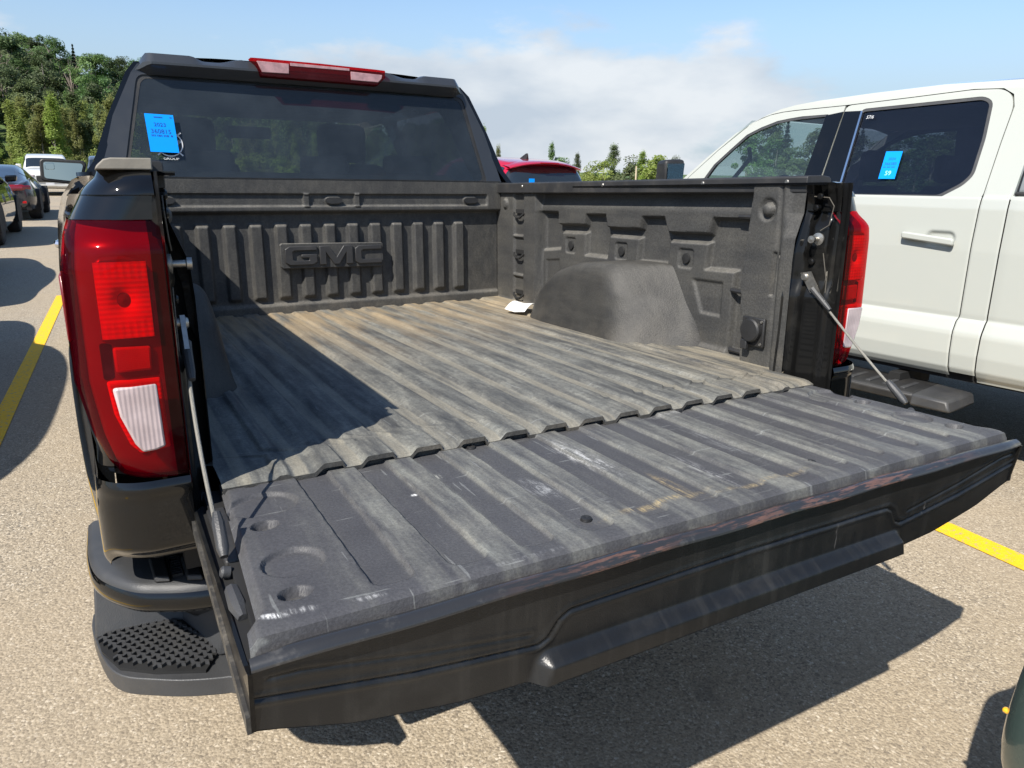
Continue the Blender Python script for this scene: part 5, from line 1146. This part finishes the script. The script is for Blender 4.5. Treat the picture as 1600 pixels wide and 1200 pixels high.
def make_tree(kind, seed):
    np.random.seed(seed); random.seed(seed); b = MB()
    if kind == 'round':
        h, w, n, sz = 9., 3.0, 8000, .175
        k = 34; t = np.random.uniform(.16, 1, k); ang = np.random.uniform(0, 6.28, k); rad = w * np.sqrt(np.clip(1 - ((t - .52) / .52) ** 2, .03, 1)) * np.random.uniform(.35, 1., k)
        cl = np.stack([rad * np.cos(ang), rad * np.sin(ang), h * t], 1); cr_ = clumps(n, cl, np.random.uniform(.55, 1.25, k))
        b.tube([(0, 0, -.3), (.1, 0, h * .4), (.05, .1, h * .85)], [.20, .14, .03], 7)
        for q in range(9): e = cl[q]; z0 = e[2] * .55; b.tube([(.05, 0, z0), tuple(e * np.array([.55, .55, 1]) * np.array([1, 1, .85])), tuple(e)], [.07, .045, .015], 5)
    elif kind == 'slim':
        h, w, n, sz = 6., 1.0, 7000, .080
        k = 34; t = np.random.uniform(.05, 1, k); ang = np.random.uniform(0, 6.28, k); rad = w * (1 - t * .82) * np.random.uniform(.2, 1., k)
        cl = np.stack([rad * np.cos(ang), rad * np.sin(ang), h * t], 1); cr_ = clumps(n, cl, np.random.uniform(.22, .5, k)); cr_[:, 2] += np.abs(np.random.normal(size=n)) * .30
        b.tube([(0, 0, -.3), (.05, 0, h * .5), (0, .05, h * .97)], [.07, .045, .008], 6)
        for q in range(10): e = cl[q]; b.tube([(.02, 0, max(.2, e[2] - .9)), tuple(e)], [.022, .008], 5)
    elif kind == 'conifer':
        h, w, n, sz = 10., 1.9, 5000, .15
        t = np.random.uniform(0, 1, n) ** .8; lay = np.floor(t * 16) / 16 + .02; r = w * (1 - lay) * np.random.uniform(.1, 1, n) ** .6; ang = np.random.uniform(0, 6.28, n)
        ang = ang + .25 * np.sin(ang * 5 + lay * 40); r *= .75 + .25 * np.sin(ang * 6 + lay * 60)
        cr_ = np.stack([r * np.cos(ang), r * np.sin(ang), .8 + (h - .8) * (lay + .03) - r * .28 + np.random.normal(size=n) * .10], 1)
        b.tube([(0, 0, -.3), (0, 0, h * .5), (0, 0, h * .98)], [.16, .10, .015], 7)
    elif kind == 'bush':
        h, w, n, sz = 1.9, 1.3, 3000, .07
        k = 20; t = np.random.uniform(.08, .95, k); ang = np.random.uniform(0, 6.28, k); rad = w * np.sqrt(np.clip(1 - t * t, .05, 1)) * np.random.uniform(.1, 1, k)
        cl = np.stack([rad * np.cos(ang), rad * np.sin(ang), h * t], 1); cr_ = clumps(n, cl, np.random.uniform(.25, .5, k))
        for q in range(7): b.tube([(0, 0, -.1), tuple(cl[q] * np.array([.6, .6, .6])), tuple(cl[q])], [.03, .018, .006], 5)
    elif kind == 'bare':
        h, w, n, sz = 8., 2.6, 500, .20
        k = 20; t = np.random.uniform(.5, 1, k); ang = np.random.uniform(0, 6.28, k); rad = w * np.random.uniform(.3, 1, k)
        cl = np.stack([rad * np.cos(ang), rad * np.sin(ang), h * t], 1); cr_ = clumps(n, cl, np.full(k, .5))
        b.tube([(0, 0, -.3), (.1, 0, h * .45), (.05, .1, h * .8)], [.20, .13, .04], 7)
        for e in cl:
            b.tube([(.05, 0, h * .3 + random.random()), tuple(e * np.array([.5, .5, .85])), tuple(e)], [.09, .06, .02], 5)
            for q in range(3): f = e + np.random.normal(size=3) * .7; b.tube([tuple(e * .8 + np.array([0, 0, h * .12])), tuple(f)], [.035, .012], 4)
    return b, cr_, sz
PROTO = {}
def proto(kind, leafname, seed):
    key = (kind, leafname, seed)
    if key not in PROTO:
        b, cr_, sz = make_tree(kind, seed); tm = bpy.data.meshes.new('trunk'); tm.from_pydata([tuple(map(float, v)) for v in b.V], [], b.F); tm.update(); tm.materials.append(M['bare' if kind == 'bare' else 'bark'])
        PROTO[key] = (tm, leafmesh('crown', cr_, sz, M[leafname]))
    return PROTO[key]
def tree(name, label, cat, kind, leaf, seed, x, y, z, sc, group=None, rz=0., sxy=1.):
    tm, cm = proto(kind, leaf, seed); r = thing(name, label, cat, group, (x, y, z), (0, 0, rz)); r.scale = (sc * sxy, sc * sxy, sc)
    a = link(bpy.data.objects.new('trunk', tm), r); b = link(bpy.data.objects.new('crown', cm), r); return r
def hill_h(x, y):
    d = np.hypot(x + .9, y + 1.3); az = np.degrees(np.arctan2(x + .9, y + 1.3))
    top = np.interp(az, [-60, -25, -3.5, 4, 12, 20, 28, 70], [19, 18, 13.0, 10.8, 6.5, 3.0, .4, 0])
    return top * sstep((d - 72) / 88) + .0
hx = np.linspace(-150, 190, 86); hy = np.linspace(54, 330, 70); U, Vv = np.meshgrid(hx, hy, indexing='ij')
struct(gridmesh('hillside', np.stack([U, Vv, hill_h(U, Vv) + .02 + .25 * np.sin(U * .21) * np.sin(Vv * .17) * sstep((Vv - 62) / 20)], -1), M['grass'], None))
rg_ = random.Random(11)
def polar(az, d): return (-.9166 + d * math.sin(R(az)), -1.335 + d * math.cos(R(az)))
for i in range(230):
    az = rg_.uniform(-11, 25); d = 84 + 82 * (i / 230) + rg_.uniform(-5, 5)
    x, y = polar(az, d); z = float(hill_h(np.array(x), np.array(y)))
    k = rg_.random(); sc = rg_.uniform(.62, .95) * (1 if az < 6 else .85)
    where = ('high on' if d > 128 else 'low on') + ' the hill ' + ('left of the black cab' if az < 3.8 else 'behind the black cab')
    if k < .62:
        lf = 'leaf_dark' if rg_.random() < .6 else 'leaf_mid'; lab = ('dark green' if lf == 'leaf_dark' else 'mid green') + ' leafy tree ' + where
        tree('deciduous_tree', lab, 'tree', 'round', lf, rg_.randint(1, 4), x, y, z, sc, lab.replace(' tree', ' trees'), rg_.uniform(0, 6))
    elif k < .90: tree('conifer', 'dark pointed conifer ' + where, 'tree', 'conifer', 'needle', rg_.randint(5, 7), x, y, z, sc * .95, 'conifers ' + where, rg_.uniform(0, 6))
    else: tree('bare_tree', 'half bare grey tree ' + where, 'tree', 'bare', 'leaf_mid', rg_.randint(8, 9), x, y, z, sc, 'half bare trees ' + where, rg_.uniform(0, 6))
for i in range(14):
    az = -11 + 15 * (i + rg_.random()) / 14 * 1.6; d = rg_.uniform(76, 90); x, y = polar(az, d); z = float(hill_h(np.array(x), np.array(y)))
    tree('deciduous_tree', 'mid green leafy tree at the foot of the hillside wood', 'tree', 'round' if i % 4 else 'bare', 'leaf_mid', rg_.randint(1, 4) if i % 4 else 8, x, y, z, rg_.uniform(.5, .72), 'leafy trees at the foot of the hill', rg_.uniform(0, 6))
for i in range(150):
    az = rg_.uniform(-10, 25.5); d = rg_.uniform(57, 74); x, y = polar(az, d)
    lf = 'leaf_light' if rg_.random() < .8 else 'leaf_mid'; sd_ = rg_.randint(10, 13); sc = rg_.uniform(.6, 1.06); fat = rg_.uniform(.9, 1.5)
    lab = ('tall ' if sc > .84 else 'short ') + ('bushy ' if fat > 1.2 else 'slender ') + ('pale green' if lf == 'leaf_light' else 'mid green') + ' sapling in the thicket ' + ('left of the black cab' if az < 3.8 else 'behind the black cab')
    tree('sapling', lab, 'tree', 'slim', lf, sd_, x, y, 0, sc * (1 if az < 6 else .72), lab.replace(' sapling', ' saplings').replace('the thicket', 'thicket'), rg_.uniform(0, 6), fat)
def bush_lab(az, sc): return (('round knee high' if sc < .85 else 'broad waist high') + ' yellow green bush edging the thicket ' + ('left of the black cab' if az < 3.8 else 'behind the black cab'), 'bush')
for i in range(44):
    az = rg_.uniform(-9, 26); d = rg_.uniform(54.5, 57); x, y = polar(az, d); sc = rg_.uniform(.6, 1.15)
    tree('bush', *bush_lab(az, sc), 'bush', 'leaf_light', rg_.randint(14, 16), x, y, 0, sc, bush_lab(az, sc)[0].replace(' bush', ' bushes'), rg_.uniform(0, 6))
for i in range(95):      # the wood goes on left of the frame
    az = rg_.uniform(-52, -11); d = 86 + 80 * (i / 95) + rg_.uniform(-6, 6); x, y = polar(az, d); z = float(hill_h(np.array(x), np.array(y)))
    if rg_.random() < .7: tree('deciduous_tree', 'green leafy tree on the hill outside the left edge of the view', 'tree', 'round', 'leaf_dark' if i % 3 else 'leaf_mid', rg_.randint(1, 4), x, y, z, rg_.uniform(.65, 1.0), 'leafy trees outside the left edge', rg_.uniform(0, 6))
    else: tree('conifer', 'dark conifer on the hill outside the left edge of the view', 'tree', 'conifer', 'needle', rg_.randint(5, 7), x, y, z, rg_.uniform(.65, .9), 'conifers outside the left edge', rg_.uniform(0, 6))
# scattered trees right of the cab
for az, d, kind, leaf, seed, sc, sx, lab in [
    (27.2, 58, 'slim', 'leaf_light', 10, .72, .8, 'slender bright green sapling just right of the black cab'),
    (28.3, 60, 'slim', 'leaf_light', 11, .52, .8, 'short sapling beside the slender bright green one'),
    (32.3, 62, 'slim', 'leaf_mid', 12, .56, 1.0, 'grey green sapling with raised twigs behind the red hatchback'),
    (33.2, 63, 'bush', 'leaf_mid', 14, 1.3, 1.0, 'round grey green bush behind the red hatchback'),
    (34.2, 63, 'slim', 'leaf_mid', 13, .44, 1.2, 'thin forked sapling right of the shark fin aerial'),
    (36.9, 60, 'slim', 'leaf_mid', 13, .54, 1.5, 'pointed green tree standing tallest beyond the bed rail'),
    (36.1, 58, 'bush', 'leaf_light', 15, 1.25, 1.2, 'light green bush left of the pointed tree'),
    (38.0, 58, 'bush', 'leaf_mid', 16, 1.35, 1.1, 'green bush right of the pointed tree'),
    (39.0, 57, 'slim', 'leaf_light', 12, .46, 1.5, 'bushy light green sapling left of the white pickup mirror'),
    (40.1, 58, 'bush', 'leaf_light', 14, 1.4, 1.2, 'yellow green bush seen beside the white pickup mirror'),
    (41.4, 58, 'slim', 'leaf_mid', 11, .42, 1.7, 'green sapling right of the white pickup mirror'),
    (35.3, 59, 'bush', 'leaf_light', 16, .95, 1.2, 'small light green bush right of the red hatchback roof')]:
    x, y = polar(az, d); tree('pointed_tree' if kind == 'conifer' else ('bush' if kind == 'bush' else 'sapling'), lab, 'bush' if kind == 'bush' else 'tree', kind, leaf, seed, x, y, 0, sc, None, az, sx)
x, y = polar(38.6, 40); wp_ = MB().tube([(0, 0, 0), (.01, 0, 1.0), (.0, .01, 1.75)], [.05, .045, .04], 8).build('wooden_post', simple('weathered_wood', (.45, .38, .26), .8)); wp_.location = (x, y, 0); tag(wp_, 'thin weathered wooden post standing before the green bushes', 'post')
for i in range(46):
    az = 46.3 + 38 * (i + rg_.random()) / 46; d = rg_.uniform(52, 78); x, y = polar(az, d)
    k = rg_.random()
    tree('deciduous_tree', 'leafy green tree in the wood seen through the windows of the white pickup', 'tree', 'round' if k < .75 else 'conifer', 'leaf_mid' if k < .75 else 'needle', rg_.randint(1, 4) if k < .75 else 6, x, y, 0, rg_.uniform(.44, .62) * d / 62, 'trees of the wood beyond the white pickup', rg_.uniform(0, 6))
